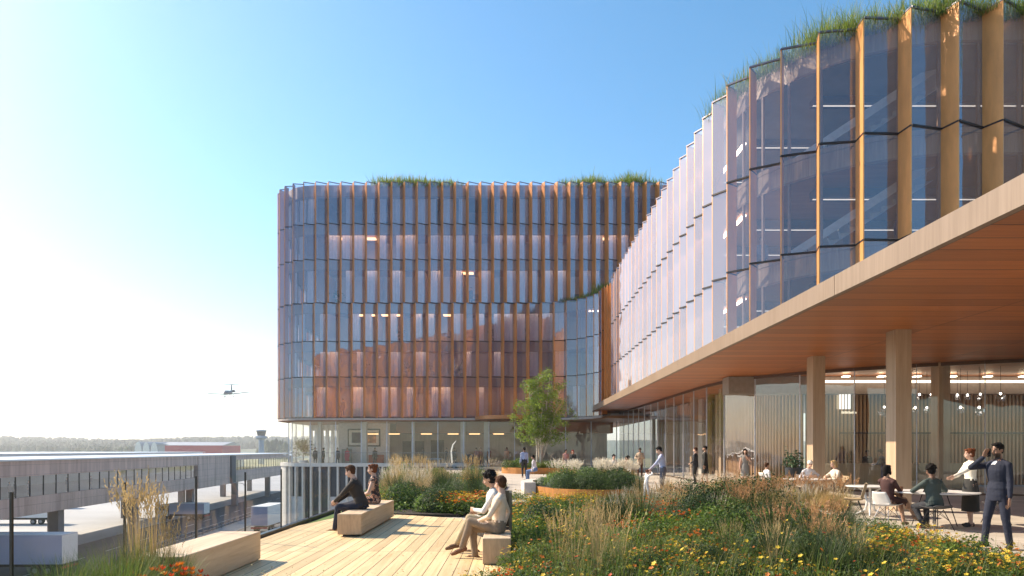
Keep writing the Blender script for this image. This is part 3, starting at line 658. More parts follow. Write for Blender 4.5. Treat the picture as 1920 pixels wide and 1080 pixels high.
def vwall(mb, Y0, Y1, u0, u1, z0, z1, mi=0): mb.prism([VP(Y0, u0), VP(Y0, u1), VP(Y1, u1), VP(Y1, u0)], z0, z1, mi)
YA, YB = 46, 215
mb = MB(); vwall(mb, YA, 128, -.5, 0, -1.25, .42); vwall(mb, 147.5, YB, -.5, 0, -.6, .42); mb.build('upper_wall', brk, via)
mb = MB(); vwall(mb, YA, 128, -.5, 0, -5.5, -3.5); vwall(mb, 147.5, YB, -.5, 0, -5.5, -2.9); mb.build('lower_wall', brk, via)
mb = MB(); vwall(mb, 128.05, 147.45, -.7, .12, -5.6, .44); mb.build('solid_bay', brk, via)
mb = MB(); vwall(mb, 147.5, 150.5, -.6, .5, -5.6, .3); mb.build('joint_pier', M('dark_concrete', plain, (.10, .10, .11), .8), via)
mb = MB(); vwall(mb, YA, YB, -17, .25, .44, .62); mb.build('roof', M('roof_silver', plain, (.62, .63, .68), .35, .3, .1, .05), via)
mb = MB(); vwall(mb, YA, YB, -16, -.52, -4.2, -3.55); mb.build('gallery_floor', M('gallery_slab', plain, (.5, .48, .46), .8), via)
mb = MB(); vwall(mb, YA, YB, -16.4, -16, -4.2, .4); mb.build('gallery_back', M('gallery_wall_pale', plain, (.72, .74, .80), .7, 0, .25, .06), via)
Y = 50.0; k = 0
while Y < 210:
    if not 126 < Y < 150 and k < 60:
        zt, zb = (-1.25, -3.5) if Y < 128 else (-.6, -2.9)
        mb = MB(); vwall(mb, Y, Y + .12, -.35, -.25, zb, zt); mb.build('window_post', darkline, via)
        a, b_ = VP(Y, -.3), VP(min(Y + 2.6, 210), -.3); MB().quad((*a, zb), (*b_, zb), (*b_, zt), (*a, zt)).build('window_pane', glass_clear, via); k += 1
    Y += 2.6
for Yc in (66, 83, 104, 128, 156, 186, 212):
    for u in (-1.0, -13):
        mb = MB(); vwall(mb, Yc, Yc + 1.3, u - 1.2, u, GZ, -5.45 if u > -2 else -4.2); mb.build('pier', M('pier_grey', plain, (.24, .20, .19), .85, 0, .15, .5), via)
mb = MB(); vwall(mb, YA, YB, -15, -.51, -5.5, -5.0); mb.build('underside', M('dark_concrete'), via)
ft = thing('far_terminal', 'wide low pale building with flat silver roof behind the viaduct', 'building', (-150, 150, GZ))
mb = MB(); vwall(mb, YA, 330, -150, -68, GZ, .4); mb.build('hall', M('hall_pale', plain, (.62, .62, .66), .6, 0, .2, .05, stretch=(1, .2, 6)), ft)
mb = MB(); vwall(mb, YA - 1, 331, -151, -67, .405, .6); mb.build('roof', M('roof_silver'), ft)
# guard rail beside the road
gr = thing('guard_rail', 'long low steel guard rail beside the street under the viaduct', 'railing', (-45, 120, GZ))
mb = MB(); vwall(mb, 80, 210, 9.75, 9.82, GZ + 1.0, GZ + 1.12); vwall(mb, 80, 210, 9.75, 9.82, GZ + .5, GZ + .6); mb.build('rail', steel, gr)
for i in range(60):
    Yc = 80 + i * 2.2; mb = MB(); vwall(mb, Yc, Yc + .12, 9.7, 9.86, GZ + .1, GZ + 1.12); mb.build('rail_post', steel, gr)
# people on the gallery come later; trucks
tyre = M('tyre', plain, (.02, .02, .02), .8); lav = M('truck_side', plain, (.36, .38, .52), .4, 0, .06, .4); wht = M('truck_white', plain, (.74, .72, .70), .4, 0, .05)
def truck(label, Lb, Wd, H, loc, rz, side, cab=True, rear=wht):
    """box body along local +X (front); base at ground"""
    t = thing('truck', label, 'truck', loc, None, world=False); t.rotation_euler.z = rz
    MB().bx(0, Lb, -Wd / 2, Wd / 2, 1.15, H).build('cargo_box', side, t)
    MB().bx(-.03, 0.0, -Wd / 2 + .03, Wd / 2 - .03, 1.2, H - .04).bx(-.05, -.03, -.03, .03, 1.2, H - .1).build('rear_door', rear, t)
    MB().bx(.0, Lb, -Wd / 2 + .02, Wd / 2 - .02, H + .0, H + .06).build('roof_cap', wht, t)
    MB().bx(.1, Lb + (1.6 if cab else 0), -.5, .5, .75, 1.14).build('chassis', darkline, t)
    MB().bx(-.12, 0, -Wd / 2, Wd / 2, .7, .95).build('bumper', M('bumper_red', plain, (.35, .03, .03), .5), t)
    for s in (-1, 1): MB().bx(-.16, -.12, s * (Wd / 2 - .3) - .18, s * (Wd / 2 - .3) + .18, .72, .88).build('tail_light', M('tail_red', plain, (.5, .02, .02), .3), t)
    xs = [1.4, 2.7] + ([Lb + .9] if cab else [])
    for x in xs:
        for s in (-1, 1):
            y = s * (Wd / 2 - .16); wv = MB(); wv.loft([(x, y - .15, .5), (x, y - .1, .5), (x, y + .1, .5), (x, y + .15, .5)], [.44, .5, .5, .44], 20); o = wv.build('wheel', tyre, t)
            MB().cyl((x, y + s * .152, .5), (x, y + s * .17, .5), .26, 14).build('rim', steel, o)
    if cab:
        c = MB(); prof = [(Lb + .25, .8), (Lb + 2.3, .8), (Lb + 2.35, 1.7), (Lb + 1.95, 2.8), (Lb + .25, 2.95)]
        k = len(prof); vs = [(x, -Wd / 2 + .05, z) for x, z in prof] + [(x, Wd / 2 - .05, z) for x, z in prof]
        c.add(vs, [tuple(range(k)), tuple(reversed(range(k, 2 * k)))] + [(i, k + i, k + (i + 1) % k, (i + 1) % k) for i in range(k)]); c.build('cab', wht, t)
        MB().quad((Lb + 2.37, -Wd / 2 + .15, 1.75), (Lb + 2.37, Wd / 2 - .15, 1.75), (Lb + 1.99, Wd / 2 - .15, 2.72), (Lb + 1.99, -Wd / 2 + .15, 2.72)).build('windscreen', M('dark_glass', plain, (.02, .025, .03), .1), t)
        for s in (-1, 1): MB().bx(Lb + .8, Lb + 1.7, s * (Wd / 2 - .04) - .01, s * (Wd / 2 - .04) + .01, 1.8, 2.6).build('side_window', M('dark_glass'), t)
    return t
truck('large grey lavender semi trailer with white rear doors parked at lower left', 13.2, 2.55, 4.05, (-44.9, 70.4, GZ + .05), PI, lav)
truck('white box truck with lavender rear doors parked below the deck near the podium wall', 7.5, 2.5, 4.0, (-37.9, 104, GZ + .06), R(90), wht, True, lav)
truck('small lavender box truck with white rear seen under the viaduct past the tall reeds', 6.2, 2.3, 3.0, (-54.6, 124, GZ + .06), PI, lav, True, wht)
for i, (x, y, lb) in enumerate(((-78, 118, 'white trailer parked behind the viaduct piers at far left'), (-96, 150, 'white trailer parked deep behind the viaduct, second from left'))):
    truck(lb, 12, 2.5, 4, (x, y, GZ + .01), PI, wht)

# ------------------------------------------------------------ terrace slab, paving, deck
edge = [(-4.62, -8), (-4.62, 19), (-5.0, 23), (-6.5, 35), (-9.6, 62.25)]
ter = edge + [(40, 62.25), (40, -8)]
m, nt, out = new_mat('terrace_paving'); L = nt.links.new
b = N(nt, 'ShaderNodeBsdfPrincipled', i_Roughness=.7); tc = N(nt, 'ShaderNodeTexCoord')
br = N(nt, 'ShaderNodeTexBrick', offset=.5); br.inputs['Scale'].default_value = 1; br.inputs['Brick Width'].default_value = 1.2; br.inputs['Row Height'].default_value = .6; br.inputs['Mortar Size'].default_value = .006
br.inputs['Color1'].default_value = (.46, .415, .36, 1); br.inputs['Color2'].default_value = (.54, .49, .43, 1); br.inputs['Mortar'].default_value = (.2, .18, .16, 1)
L(tc.outputs['Object'], br.inputs[0]); nz = N(nt, 'ShaderNodeTexNoise', i_Scale=1.3, i_Detail=8.0, i_Roughness=.65); L(tc.outputs['Object'], nz.inputs[0])
cn = ramp(nt, nz.outputs[0], [(.3, (.75, .73, .7)), (.7, (1.1, 1.1, 1.1))]); mx = N(nt, 'ShaderNodeMix', data_type='RGBA', blend_type='MULTIPLY'); mx.inputs[0].default_value = .8
L(br.outputs[0], mx.inputs[6]); L(cn, mx.inputs[7]); L(mx.outputs[2], b.inputs['Base Color']); L(b.outputs[0], out.inputs[0])
tag(MB().prism(ter, -.5, 0).build('terrace', m), kind='structure')
# retaining wall below the terrace edge and dark kerb along it
rw = MB()
for a, b_ in zip(edge, edge[1:]): rw.wall(a, b_, GZ, -.5, .3, 0, .2)
tag(rw.build('retaining_wall', concrete_w), 'tall pale concrete retaining wall carrying the terrace edge', 'wall')
kb = MB()
for a, b_ in zip(edge[:-1], edge[1:-1] + [edge[-1]]): kb.wall(a, b_, -.5, .1, .1, 0, -.0)
tag(kb.build('edge_kerb', M('kerb_black', plain, (.02, .022, .026), .35, .4)), kind='structure')
deck = [(-4.5, -6), (-4.5, 14.6), (-3.9, 17.4), (-2.6, 16.95), (-1.15, 16.1), (-.75, 13.2), (-.3, 12), (0.02, 11.4), (.02, -6)]
deck_m = M('deck_boards', wood, (.56, .40, .20), (.80, .63, .37), 'Y', plank=(.19, 4.6, 'Y'), rough=.6, grain=.8, gap=.012)
tag(MB().prism(deck, .004, .05).build('deck', deck_m), kind='structure')
tag(MB().prism([(-4.5, 14.7), (-4.5, 19), (-4.9, 23), (-3.6, 23), (-3.3, 17.3), (-3.92, 17.45)], .004, .03).build('grass_verge', M('verge_green', plain, (.09, .15, .03), .95, 0, .35, 12, .4)), kind='structure')

# railing along the terrace edge
rt = thing('glass_railing', 'glass railing with slim dark posts along the deck edge above the street', 'railing', (-4.62, 10, 0))
for i in range(-2, 6):
    Y = 6.4 + 1.87 * i
    MB().bx(-4.632, -4.608, Y - .012, Y + .012, .1, 1.26).build('post', M('post_bronze', plain, (.05, .045, .04), .4, .6), rt)
    MB().quad((-4.62, Y + .04, .14), (-4.62, Y + 1.83, .14), (-4.62, Y + 1.83, 1.22), (-4.62, Y + .04, 1.22)).build('glass_panel', glass_rail, rt)

# benches
bw = M('bench_timber', wood, (.50, .35, .22), (.74, .57, .40), 'Y', rough=.65, grain=.9, bumpk=.5)
bw_end = M('bench_end_grain', plain, (.50, .33, .20), .7, 0, .25, 7, .15, stretch=(3, 3, .6))
def bench(label, x0, x1, y0, y1, h, gapb=.06):
    t = thing('timber_bench', label, 'bench', ((x0 + x1) / 2, (y0 + y1) / 2, .05))
    bm = MB().bx(x0, x1, y0, y1, gapb, h); o = bm.build('seat_block', [bw, bw_end], t)
    for p in o.data.polygons:
        if abs(p.normal.y) > .9: p.material_index = 1
    bv = o.modifiers.new('bevel', 'BEVEL'); bv.width = .012; bv.segments = 2
    MB().bx(x0 + .08, x1 - .08, y0 + .08, y1 - .08, .05, gapb - .002).build('plinth', darkline, t)
    return t
bench('pale timber block bench standing alone at the lower left edge of the deck', -4.25, -3.66, 7.7, 10.1, .46)
bench('pale timber block bench mid deck carrying the seated pair in dark clothes', -3.2, -2.76, 12.7, 16.2, .47, .09)
b3 = bench('timber block bench with upright back beside the flowers under the pair in pale clothes', -.41, -.015, 9.62, 11.35, .42)
MB().bx(-.40, -.02, 11.0, 11.08, .43, 1.0).bx(-.045, .0, 9.9 + .6, 11.08, .43, 1.0).build('backrest', M('bench_back', wood, (.10, .09, .06), (.2, .17, .11), 'Z'), b3)
# ------------------------------------------------------------ people
SKINS = {'light': (.55, .33, .24), 'tan': (.42, .24, .16), 'dark': (.16, .08, .05), 'brown': (.26, .14, .09)}
HAIRS = {'black': (.012, .01, .01), 'brown': (.07, .032, .018), 'auburn': (.14, .045, .02), 'white': (.62, .6, .57), 'blonde': (.45, .3, .15), 'red': (.28, .04, .02)}
def cloth(c, name=None):
    key = name or 'cloth_%02d%02d%02d' % tuple(int(x * 99) for x in c)
    return M(key, plain, c, .85, 0, .16, 9, .8)
def ik(a, b, l1, l2, pole):
    a = Vector(a); b = Vector(b); d = b - a; L_ = d.length; mx_ = (l1 + l2) * .998
    if L_ > mx_: b = a + d * (mx_ / L_); d = b - a; L_ = mx_
    d.normalize(); x = (l1 * l1 - l2 * l2 + L_ * L_) / (2 * L_); h = math.sqrt(max(0, l1 * l1 - x * x))
    p = Vector(pole); p = p - d * p.dot(d)
    if p.length < 1e-4: p = d.orthogonal()
    return a + d * x + p.normalized() * h, b
# arms: wrist target in the person's frame (x right, y forward, z up), given for a 1.75 m body, origin on the ground under the pelvis
def person(label, loc, rz, pose='stand', top=(.1, .1, .1), bottom=(.05, .05, .06), skin='light', hair='brown', hstyle='short', shoe=(.03, .025, .02),
           h=1.75, arms=None, feet=None, lean=0, side=0, seat=.45, skirt=None, dress=False, sleeves=True, head=(0, 0), res=.012, jacket=False, tie=False, group=None,
           beard=False, pattern=None, slim=1.0, collar=None, knees=None):
    s = h / 1.75; J = {}
    pz = .966 if pose == 'stand' else seat / s + .095
    pel = Vector((0, 0, pz)); lr = R(lean); sr = R(side)
    up = Vector((math.sin(sr), math.sin(lr), math.cos(lr) * math.cos(sr))).normalized()
    fwd = (Vector((0, 1, 0)) - up * up.y).normalized(); rt = fwd.cross(up)
    def T(x, y, z): return pel + rt * x + fwd * y + up * z
    waist, chest, shl, nk = T(0, .0, .16), T(0, .015, .34), T(0, -.005, .46), T(0, -.015, .53)
    hy, hp = R(head[0]), R(head[1])     # yaw (left +), pitch (down +)
    hM = Matrix.Rotation(hy, 3, up) @ Matrix.Rotation(-hp, 3, rt)
    hu = (hM @ up * .75 + Vector((0, 0, .25))).normalized(); hf = (hM @ fwd); hf = (hf - hu * hf.dot(hu)).normalized(); hr = hf.cross(hu)
    hc = nk + up * .045 + hf * (.025 + .03 * math.sin(hp)) + hu * .105
    HM = Matrix((hr, hf, hu)).transposed()
    def DL(ps_, rs_, n_, up_, mi_):
        A = []; B = []
        for i_ in range(len(ps_) - 1):
            k_ = max(1, int((ps_[i_ + 1] - ps_[i_]).length / .025))
            for j_ in range(k_ + (i_ == len(ps_) - 2)): t_ = j_ / k_; A.append(ps_[i_].lerp(ps_[i_ + 1], t_)); B.append((rs_[i_][0] * (1 - t_) + rs_[i_ + 1][0] * t_, rs_[i_][1] * (1 - t_) + rs_[i_ + 1][1] * t_))
        m.loft(A, B, n_, up_, mi_)
    m = MB(); K = {'skin': 0, 'top': 1, 'bottom': 2, 'shoe': 3, 'dark': 4, 'inner': 5}
    mt = K['top']; sk = K['skin']; bt = K['top'] if dress else K['bottom']
    # torso as one loft with elliptical rings
    q = slim; ps = [T(0, 0, -.09), T(0, 0, -.04), T(0, 0, .04), T(0, 0, .10), waist, T(0, .01, .25), chest, T(0, .008, .41), shl, T(0, -.012, .50), nk, nk + up * .05 + hf * .012]
    jk = .014 if jacket else 0
    rs = [(.13, .09), (.165 * q, .118), (.168 * q + jk, .118 + jk), (.152 * q + jk, .108 + jk), (.138 * q + jk, .100 + jk), (.152 * q + jk, .11 + jk), (.168 * q + jk, .118 + jk), (.172 * q + jk, .108 + jk), (.150 * q + jk, .088), (.09, .068), (.056, .058), (.052, .054)]
    # subdivide for an even label cloud
    P2 = []; R2 = []; Lb = []
    for i in range(len(ps) - 1):
        for k in range(2):
            t = k / 2; P2.append(ps[i].lerp(ps[i + 1], t)); R2.append((rs[i][0] * (1 - t) + rs[i + 1][0] * t, rs[i][1] * (1 - t) + rs[i + 1][1] * t)); Lb.append(i + t)
    zc = 2.6 if not jacket else 1.2
    m.loft([p for p, l in zip(P2, Lb) if l <= zc + .5], [r for r, l in zip(R2, Lb) if l <= zc + .5], 20, fwd, bt)
    m.loft([p for p, l in zip(P2, Lb) if zc <= l <= 9.5], [r for r, l in zip(R2, Lb) if zc <= l <= 9.5], 20, fwd, mt)
    m.loft([p for p, l in zip(P2, Lb) if l >= 9], [r for r, l in zip(R2, Lb) if l >= 9], 16, fwd, sk)
    if jacket: DL([T(0, -.005, -.16 if pose == 'stand' else -.05), T(0, 0, -.06), T(0, 0, .04), T(0, 0, .12)], [(.182 * q, .128), (.184 * q, .132), (.176 * q, .128), (.16 * q, .118)], 20, fwd, mt)
    if jacket or collar:     # shirt front and tie show in the open neck
        m.ell(T(0, .088, .40), (.035, .03, .09), None, 8, 7, K['inner'])
    # legs
    if feet is None: feet = ((-.10, .0), (.11, .03)) if pose == 'stand' else ((-.12, .46), (.12, .44))
    for sd_, ft in zip((-1, 1), feet):
        hip = T(sd_ * .088, 0, -.02); ftz = ft[2] if len(ft) > 2 else .085; ank = Vector((ft[0], ft[1], ftz)); tl = (ft[3] if len(ft) > 3 else 0)
        kpole = Vector((sd_ * (.12 if pose == 'stand' else .1), 1, 0 if pose == 'stand' else 1.0))
        if knees: kpole = Vector(knees[0 if sd_ < 0 else 1])
        kn, ank = ik(hip, ank, .44, .425, kpole)
        bare = bool(skirt or dress); lm = sk if bare else K['bottom']; rad = (.088, .06, .052, .036) if bare else (.094, .068, .062, .052)
        m.limb(hip, kn, rad[0], rad[1], 14, lm); m.limb(kn, ank + (kn - ank) * .04, rad[2], rad[3], 14, lm)
        m.ell(kn.lerp(ank, .28) + Vector((0, -.018, 0)), (.05, .055, .11), None, 10, 8, lm)
        fa = R(ft[4]) if len(ft) > 4 else R(-8 * sd_); fd = Vector((-math.sin(fa) * math.cos(R(tl)), math.cos(fa) * math.cos(R(tl)), -math.sin(R(tl))))
        fo = ank - Vector((0, 0, .04)) - fd * .0
        m.limb(fo - fd * .045, fo + fd * .10, .04, .036, 12, 3, .02); m.limb(fo + fd * .10 + Vector((0, 0, -.008)), fo + fd * .165 + Vector((0, 0, -.012)), .037, .026, 12, 3, .02)
        m.limb(fo + Vector((0, 0, .0)), ank + (kn - ank) * .08, .043, .040, 12, 3 if not bare else sk)
        J['kn%d' % sd_] = kn
    if skirt or dress:
        c_ = K['bottom'] if not dress else K['top']; ln = skirt or .46
        if pose == 'stand':
            DL([T(0, 0, .1), T(0, 0, 0), T(0, .0, -.12), Vector((0, 0, pz - ln))], [(.15 * q, .108), (.178 * q, .13), (.19 * q, .15), (.20 * q, .17)], 30, (0, 1, 0), c_)
        else:
            a_ = (J['kn-1'] + J['kn1']) / 2; b_ = T(0, 0, 0); DL([b_ + Vector((0, -.03, 0)), b_.lerp(a_, .35), b_.lerp(a_, .75), b_.lerp(a_, .95)], [(.18, .12), (.19, .11), (.175, .09), (.165, .075)], 18, (0, 0, 1), c_)
    # arms with hands
    arms = arms or (None, None)
    for sd_, am in zip((-1, 1), arms):
        sh = T(sd_ * .168 * q, -.005, .425); m.limb(T(sd_ * .03, -.012, .495), sh + up * .012, .045, .052, 12, mt)
        if am is None: wr = Vector((sh.x + sd_ * .07, sh.y + .06, sh.z - .535)); pole = (sd_ * .3, -1, 0); curl = .5; hd = None
        else: wr = Vector(am[0]); pole = am[1] if len(am) > 1 else (sd_ * .6, -.6, -.6); hd = am[2] if len(am) > 2 else None; curl = .8
        el, wr = ik(sh, wr, .285, .255, pole)
        am_m = mt if sleeves else sk
        m.limb(sh, el, .052 + jk * .6, .042 + jk * .5, 12, am_m if sleeves is not None else sk); m.ell(sh, (.062, .062, .06), None, 12, 8, mt)
        m.limb(el, el.lerp(wr, .93), .041 + jk * .5, .030 + jk * .35, 12, am_m); m.limb(el.lerp(wr, .9), wr, .027, .023, 10, sk)
        if sleeves == 'half': m.limb(el.lerp(wr, .1), wr, .036, .024, 10, sk)
        d = Vector(hd).normalized() if hd is not None else (wr - el).normalized(); inw = Vector((-sd_, .25, 0)); pn_ = (inw - d * inw.dot(d)).normalized(); lt = d.cross(pn_)
        pc = wr + d * .045
        m.loft([wr - d * .01, wr + d * .02, wr + d * .055, wr + d * .09], [(.024, .018), (.036, .017), (.042, .016), (.039, .013)], 12, pn_, sk)
        for f_ in range(4):
            off = lt * (-.03 + .02 * f_); ln = (.062, .074, .078, .066)[f_ if sd_ > 0 else f_]; b0 = wr + d * .088 + off; c1_ = curl * .55
            d1 = (d + pn_ * c1_ * .6).normalized(); p1 = b0 + d1 * ln * .45; d2 = (d + pn_ * c1_ * 1.6).normalized(); p2 = p1 + d2 * ln * .33; d3 = (d + pn_ * c1_ * 2.8).normalized(); p3 = p2 + d3 * ln * .25
            m.loft([b0 - d * .015, b0, p1, p2, p3], [.0085, .0092, .0085, .0078, .006], 7, None, sk)
        th = wr + d * .025 + lt * (.03 * (1 if sd_ * 1 > 0 else 1)); t1 = th + (lt * .7 + d * .7 + pn_ * .3).normalized() * .035; t2 = t1 + (lt * .3 + d * .9 + pn_ * .4).normalized() * .028
        m.loft([wr + d * .02, th, t1, t2], [.014, .0125, .0105, .008], 8, None, sk)
        J['wr%d' % sd_] = wr; J['hd%d' % sd_] = pc; J['hdir%d' % sd_] = d
    # head: skull, jaw, nose, ears, brow
    def H(x, y, z): return hc + HM @ Vector((x, y, z))
    m.ell(H(0, -.008, .022), (.074, .092, .092), HM, 18, 13, sk); m.ell(H(0, .022, -.04), (.056, .066, .072), HM, 16, 11, sk); m.ell(H(0, .052, -.088), (.026, .026, .02), HM, 10, 7, sk)
    m.limb(nk + up * .0, hc - hu * .05 - hf * .01, .055, .052, 14, sk)
    m.loft([H(0, .083, .012), H(0, .098, -.012), H(0, .108, -.03), H(0, .09, -.04)], [(.008, .008), (.011, .01), (.016, .011), (.012, .008)], 8, hf, sk)
    for e in (-1, 1):
        m.ell(H(e * .076, -.008, -.008), (.011, .02, .031), HM, 8, 7, sk); m.ell(H(e * .03, .079, -.048), (.02, .014, .02), HM, 8, 6, sk)
    m.ell(H(0, .082, -.058), (.024, .014, .010), HM, 10, 6, sk)
    # voxel union into one continuous skin
    mats = [M('skin_' + skin, plain, SKINS[skin], .55, 0, .06, 20), pattern or cloth(top), cloth(bottom), cloth(shoe, 'shoe_%d' % int(sum(shoe) * 1000)), M('eye_dark', plain, (.03, .018, .014), .6), M('lips_' + skin, plain, sc_(SKINS[skin], .6), .5), cloth((.7, .7, .72)) if collar is None else cloth(collar)]
    ob = m.build('body_src', mats); kd = KDTree(len(m.v)); lab = [0] * len(m.v)
    for f_, mi in zip(m.f, m.m):
        for i in f_: lab[i] = mi
    for i, v in enumerate(m.v): kd.insert(v, i)
    kd.balance()
    rm = ob.modifiers.new('r', 'REMESH'); rm.mode = 'VOXEL'; rm.voxel_size = res; rm.use_smooth_shade = True
    sm = ob.modifiers.new('s', 'SMOOTH'); sm.factor = .5; sm.iterations = 2 if res < .01 else 1
    me = bpy.data.meshes.new_from_object(ob.evaluated_get(bpy.context.evaluated_depsgraph_get())); src = ob.data; bpy.data.objects.remove(ob); bpy.data.meshes.remove(src)
    me.materials.clear()
    for x in mats: me.materials.append(x)
    mi_ = []; mapn = {0: 0, 1: 1, 2: 2, 3: 3, 4: 4, 5: 6}; inv = HM.transposed()
    for p in me.polygons:
        c = p.center; pn = p.normal; r = lab[max(kd.find_n(c, 10), key=lambda q_: (q_[0] - c).dot(pn) * 1.0 - .75 * q_[2])[1]]; k = mapn[r]
        if k == 0 and (c - hc).length < .16:
            l_ = inv @ (Vector(c) - hc)
            if l_.y > .055:
                for e in (-1, 1):
                    if ((l_.x - e * .031) / .016) ** 2 + ((l_.z - .012) / .0075) ** 2 < 1: k = 4
                    if ((l_.x - e * .032) / .021) ** 2 + ((l_.z - .033) / .006) ** 2 < 1 and hstyle != 'none': k = 4
                if (l_.x / .024) ** 2 + ((l_.z + .059) / .008) ** 2 < 1: k = 5
            if beard and l_.z < -.052 and l_.y > .0 and k == 0 and not ((l_.x / .02) ** 2 + ((l_.z + .059) / .006) ** 2 < 1): k = 4
        mi_.append(k)
    me.polygons.foreach_set('material_index', mi_)
    t = thing('person', label, 'person', loc, group, world=False); t.rotation_euler.z = R(rz); t.scale = (s, s, s)
    bo = bpy.data.objects.new('body', me); link(bo, t)
    # hair
    hm_ = M('hair_' + hair, plain, HAIRS[hair], .85, 0, .35, 60, .4, .15, stretch=(1, 1, .2)); hb = MB(); rr = random.Random(len(label))
    if hstyle != 'none':
        o0 = len(hb.v); hb.ell(H(0, -.02, .035), (.083, .098, .094), HM, 20, 14)
        if hstyle in ('bob', 'long', 'bun', 'curly'): hb.ell(H(0, -.035, -.005), (.082, .078, .09), HM, 16, 10)
        else: hb.ell(H(0, -.045, -.005), (.07, .058, .075), HM, 14, 9)
        if hstyle in ('bob', 'long'):
            for e in (-1, 1): hb.limb(H(e * .07, -.01, .03), H(e * .078, -.0, -.085 if hstyle == 'bob' else -.17), .026, .022, 10)
            hb.limb(H(0, -.06, .02), H(0, -.075, -.09 if hstyle == 'bob' else -.2), .06, .045, 12)
        if hstyle == 'bun': hb.ell(H(0, -.10, .075), (.045, .045, .042), HM, 12, 8)
        if hstyle == 'curly':
            for _ in range(26):
                a = rr.uniform(0, 2 * PI); z = rr.uniform(-.1, 1); rad_ = math.sqrt(max(0, 1 - z * z)); v = Vector((rad_ * math.cos(a) * .085, rad_ * math.sin(a) * .09 - .03, z * .1 + .03))
                if v.y > .05 and v.z < .07: continue
                hb.ell(H(*v), (.026, .026, .026), HM, 8, 6)
        hb.ell(H(.0, .055, .095), (.055, .03, .022), HM, 12, 7)
        # keep hair off the face
        ob = hb.build('hair_src', hm_); rm = ob.modifiers.new('r', 'REMESH'); rm.mode = 'VOXEL'; rm.voxel_size = max(.006, res * .8); rm.use_smooth_shade = True
        me2 = bpy.data.meshes.new_from_object(ob.evaluated_get(bpy.context.evaluated_depsgraph_get())); sd2 = ob.data; bpy.data.objects.remove(ob); bpy.data.meshes.remove(sd2)
        me2.materials.clear(); me2.materials.append(hm_)
        for v in me2.vertices:
            n_ = mnoise.noise(Vector(v.co) * 45) * .006; v.co += v.normal * n_
        ho = link(bpy.data.objects.new('hair', me2), t)
    if tie: MB().loft([T(0, .122, .45), T(0, .136, .36), T(0, .132, .2)], [(.014, .006), (.02, .006), (.026, .006)], 8, fwd).build('tie', cloth((.02, .02, .03)), t)
    return t, J

def on(px, py, z=0.0): return tuple(G(px, py, z))
PAT = None
def pattern_mat(name, c1, c2, sc=26):
    m, nt, out = new_mat(name); L = nt.links.new; b = N(nt, 'ShaderNodeBsdfPrincipled', i_Roughness=.85); tc = N(nt, 'ShaderNodeTexCoord')
    v = N(nt, 'ShaderNodeTexVoronoi', i_Scale=sc); L(tc.outputs['Object'], v.inputs[0]); c = ramp(nt, v.outputs['Color'], [(.60, c1), (.68, c2)]); L(c, b.inputs['Base Color']); L(b.outputs[0], out.inputs[0]); return m
floral = pattern_mat('floral_cloth', (.022, .018, .022), (.42, .2, .12), 34); linen_pat = pattern_mat('camouflage_trousers', (.22, .17, .12), (.42, .35, .25), 14)
# --- foreground
person('man in dark jacket and navy trousers sitting on the middle bench leaning on his knees', (-2.98, 13.75, .0), 82, 'sit', top=(.030, .022, .018), bottom=(.012, .016, .035), skin='light', hair='brown', shoe=(.34, .2, .1), seat=.47, lean=20, arms=(((-.12, .50, .62), (-1, -.2, -.3)), ((.08, .52, .60), (1, -.2, -.3))), feet=((-.12, .50), (.20, .40)), jacket=True, res=.009, h=1.78)
person('woman with auburn hair and black floral dress sitting on the middle bench', (-2.97, 15.1, .0), 95, 'sit', top=(.03, .02, .03), bottom=(.02, .02, .02), hair='auburn', hstyle='bun', seat=.47, lean=6, arms=(((-.1, .3, .66), (-1, -.5, -.4)), ((.1, .32, .66), (1, -.5, -.4))), pattern=floral, dress=True, sleeves=False, res=.009, h=1.70, shoe=(.3, .18, .1))
person('man with black hair in white shirt and beige trousers on the bench with a backrest', (-.22, 10.82, .0), 90, 'sit', top=(.72, .69, .64), bottom=(.42, .33, .2), skin='tan', hair='black', hstyle='curly', seat=.42, lean=9, head=(-8, 12), collar=(.6, .6, .6), arms=(((-.02, .36, .70), (-1, -.3, -.5)), ((.12, .34, .64), (1, -.5, -.5))), feet=((-.05, .62, .20, 12), (.06, .36)), shoe=(.13, .07, .04), res=.008, h=1.78, knees=((0, 1, 1.2), (.1, 1, 1)))
person('person with brown hair in cream blouse sitting cross legged, nearer on the backrest bench', (-.20, 10.22, .0), 80, 'sit', top=(.74, .56, .42), bottom=(.22, .16, .11), skin='light', hair='brown', hstyle='short', seat=.42, lean=-4, head=(-30, 10), arms=(((-.1, .28, .64), (-1, -.6, -.2)), ((.30, -.02, .50), (1, -.6, 0))), feet=((-.08, .56, .22, 20), (.04, .38)), shoe=(.16, .07, .035), pattern=None, res=.008, h=1.66, knees=((.1, 1, 1.3), (.1, 1, .8)))
sm = on(1878, 1026)
SUIT = person('bearded man in blue suit standing on the terrace with a phone at his ear', (8.10, 11.55, 0), 108, 'stand', top=(.012, .016, .036), bottom=(.011, .015, .032), skin='brown', hair='black', beard=True, jacket=True, tie=False, h=1.75, head=(0, 6), arms=(None, ((.12, .17, 1.53), (.9, .5, -1), (-.25, -.25, 1))), feet=((-.16, -.05, .085, 0, 20), (.12, .16, .085, 0, -12)), res=.008, collar=(.7, .72, .75))
person('woman with red brown bun in cream blouse and black skirt standing by the round table', (9.82, 14.85, 0), 88, 'stand', top=(.72, .68, .60), bottom=(.015, .015, .017), hair='auburn', hstyle='bun', skirt=.62, h=1.66, arms=(((-.18, .48, 1.14), (-1, -.4, -.6)), ((.14, .30, 1.10), (1, -.5, -.6))), feet=((-.10, .05), (.11, -.07)), res=.009, shoe=(.05, .04, .04), head=(-10, 8))
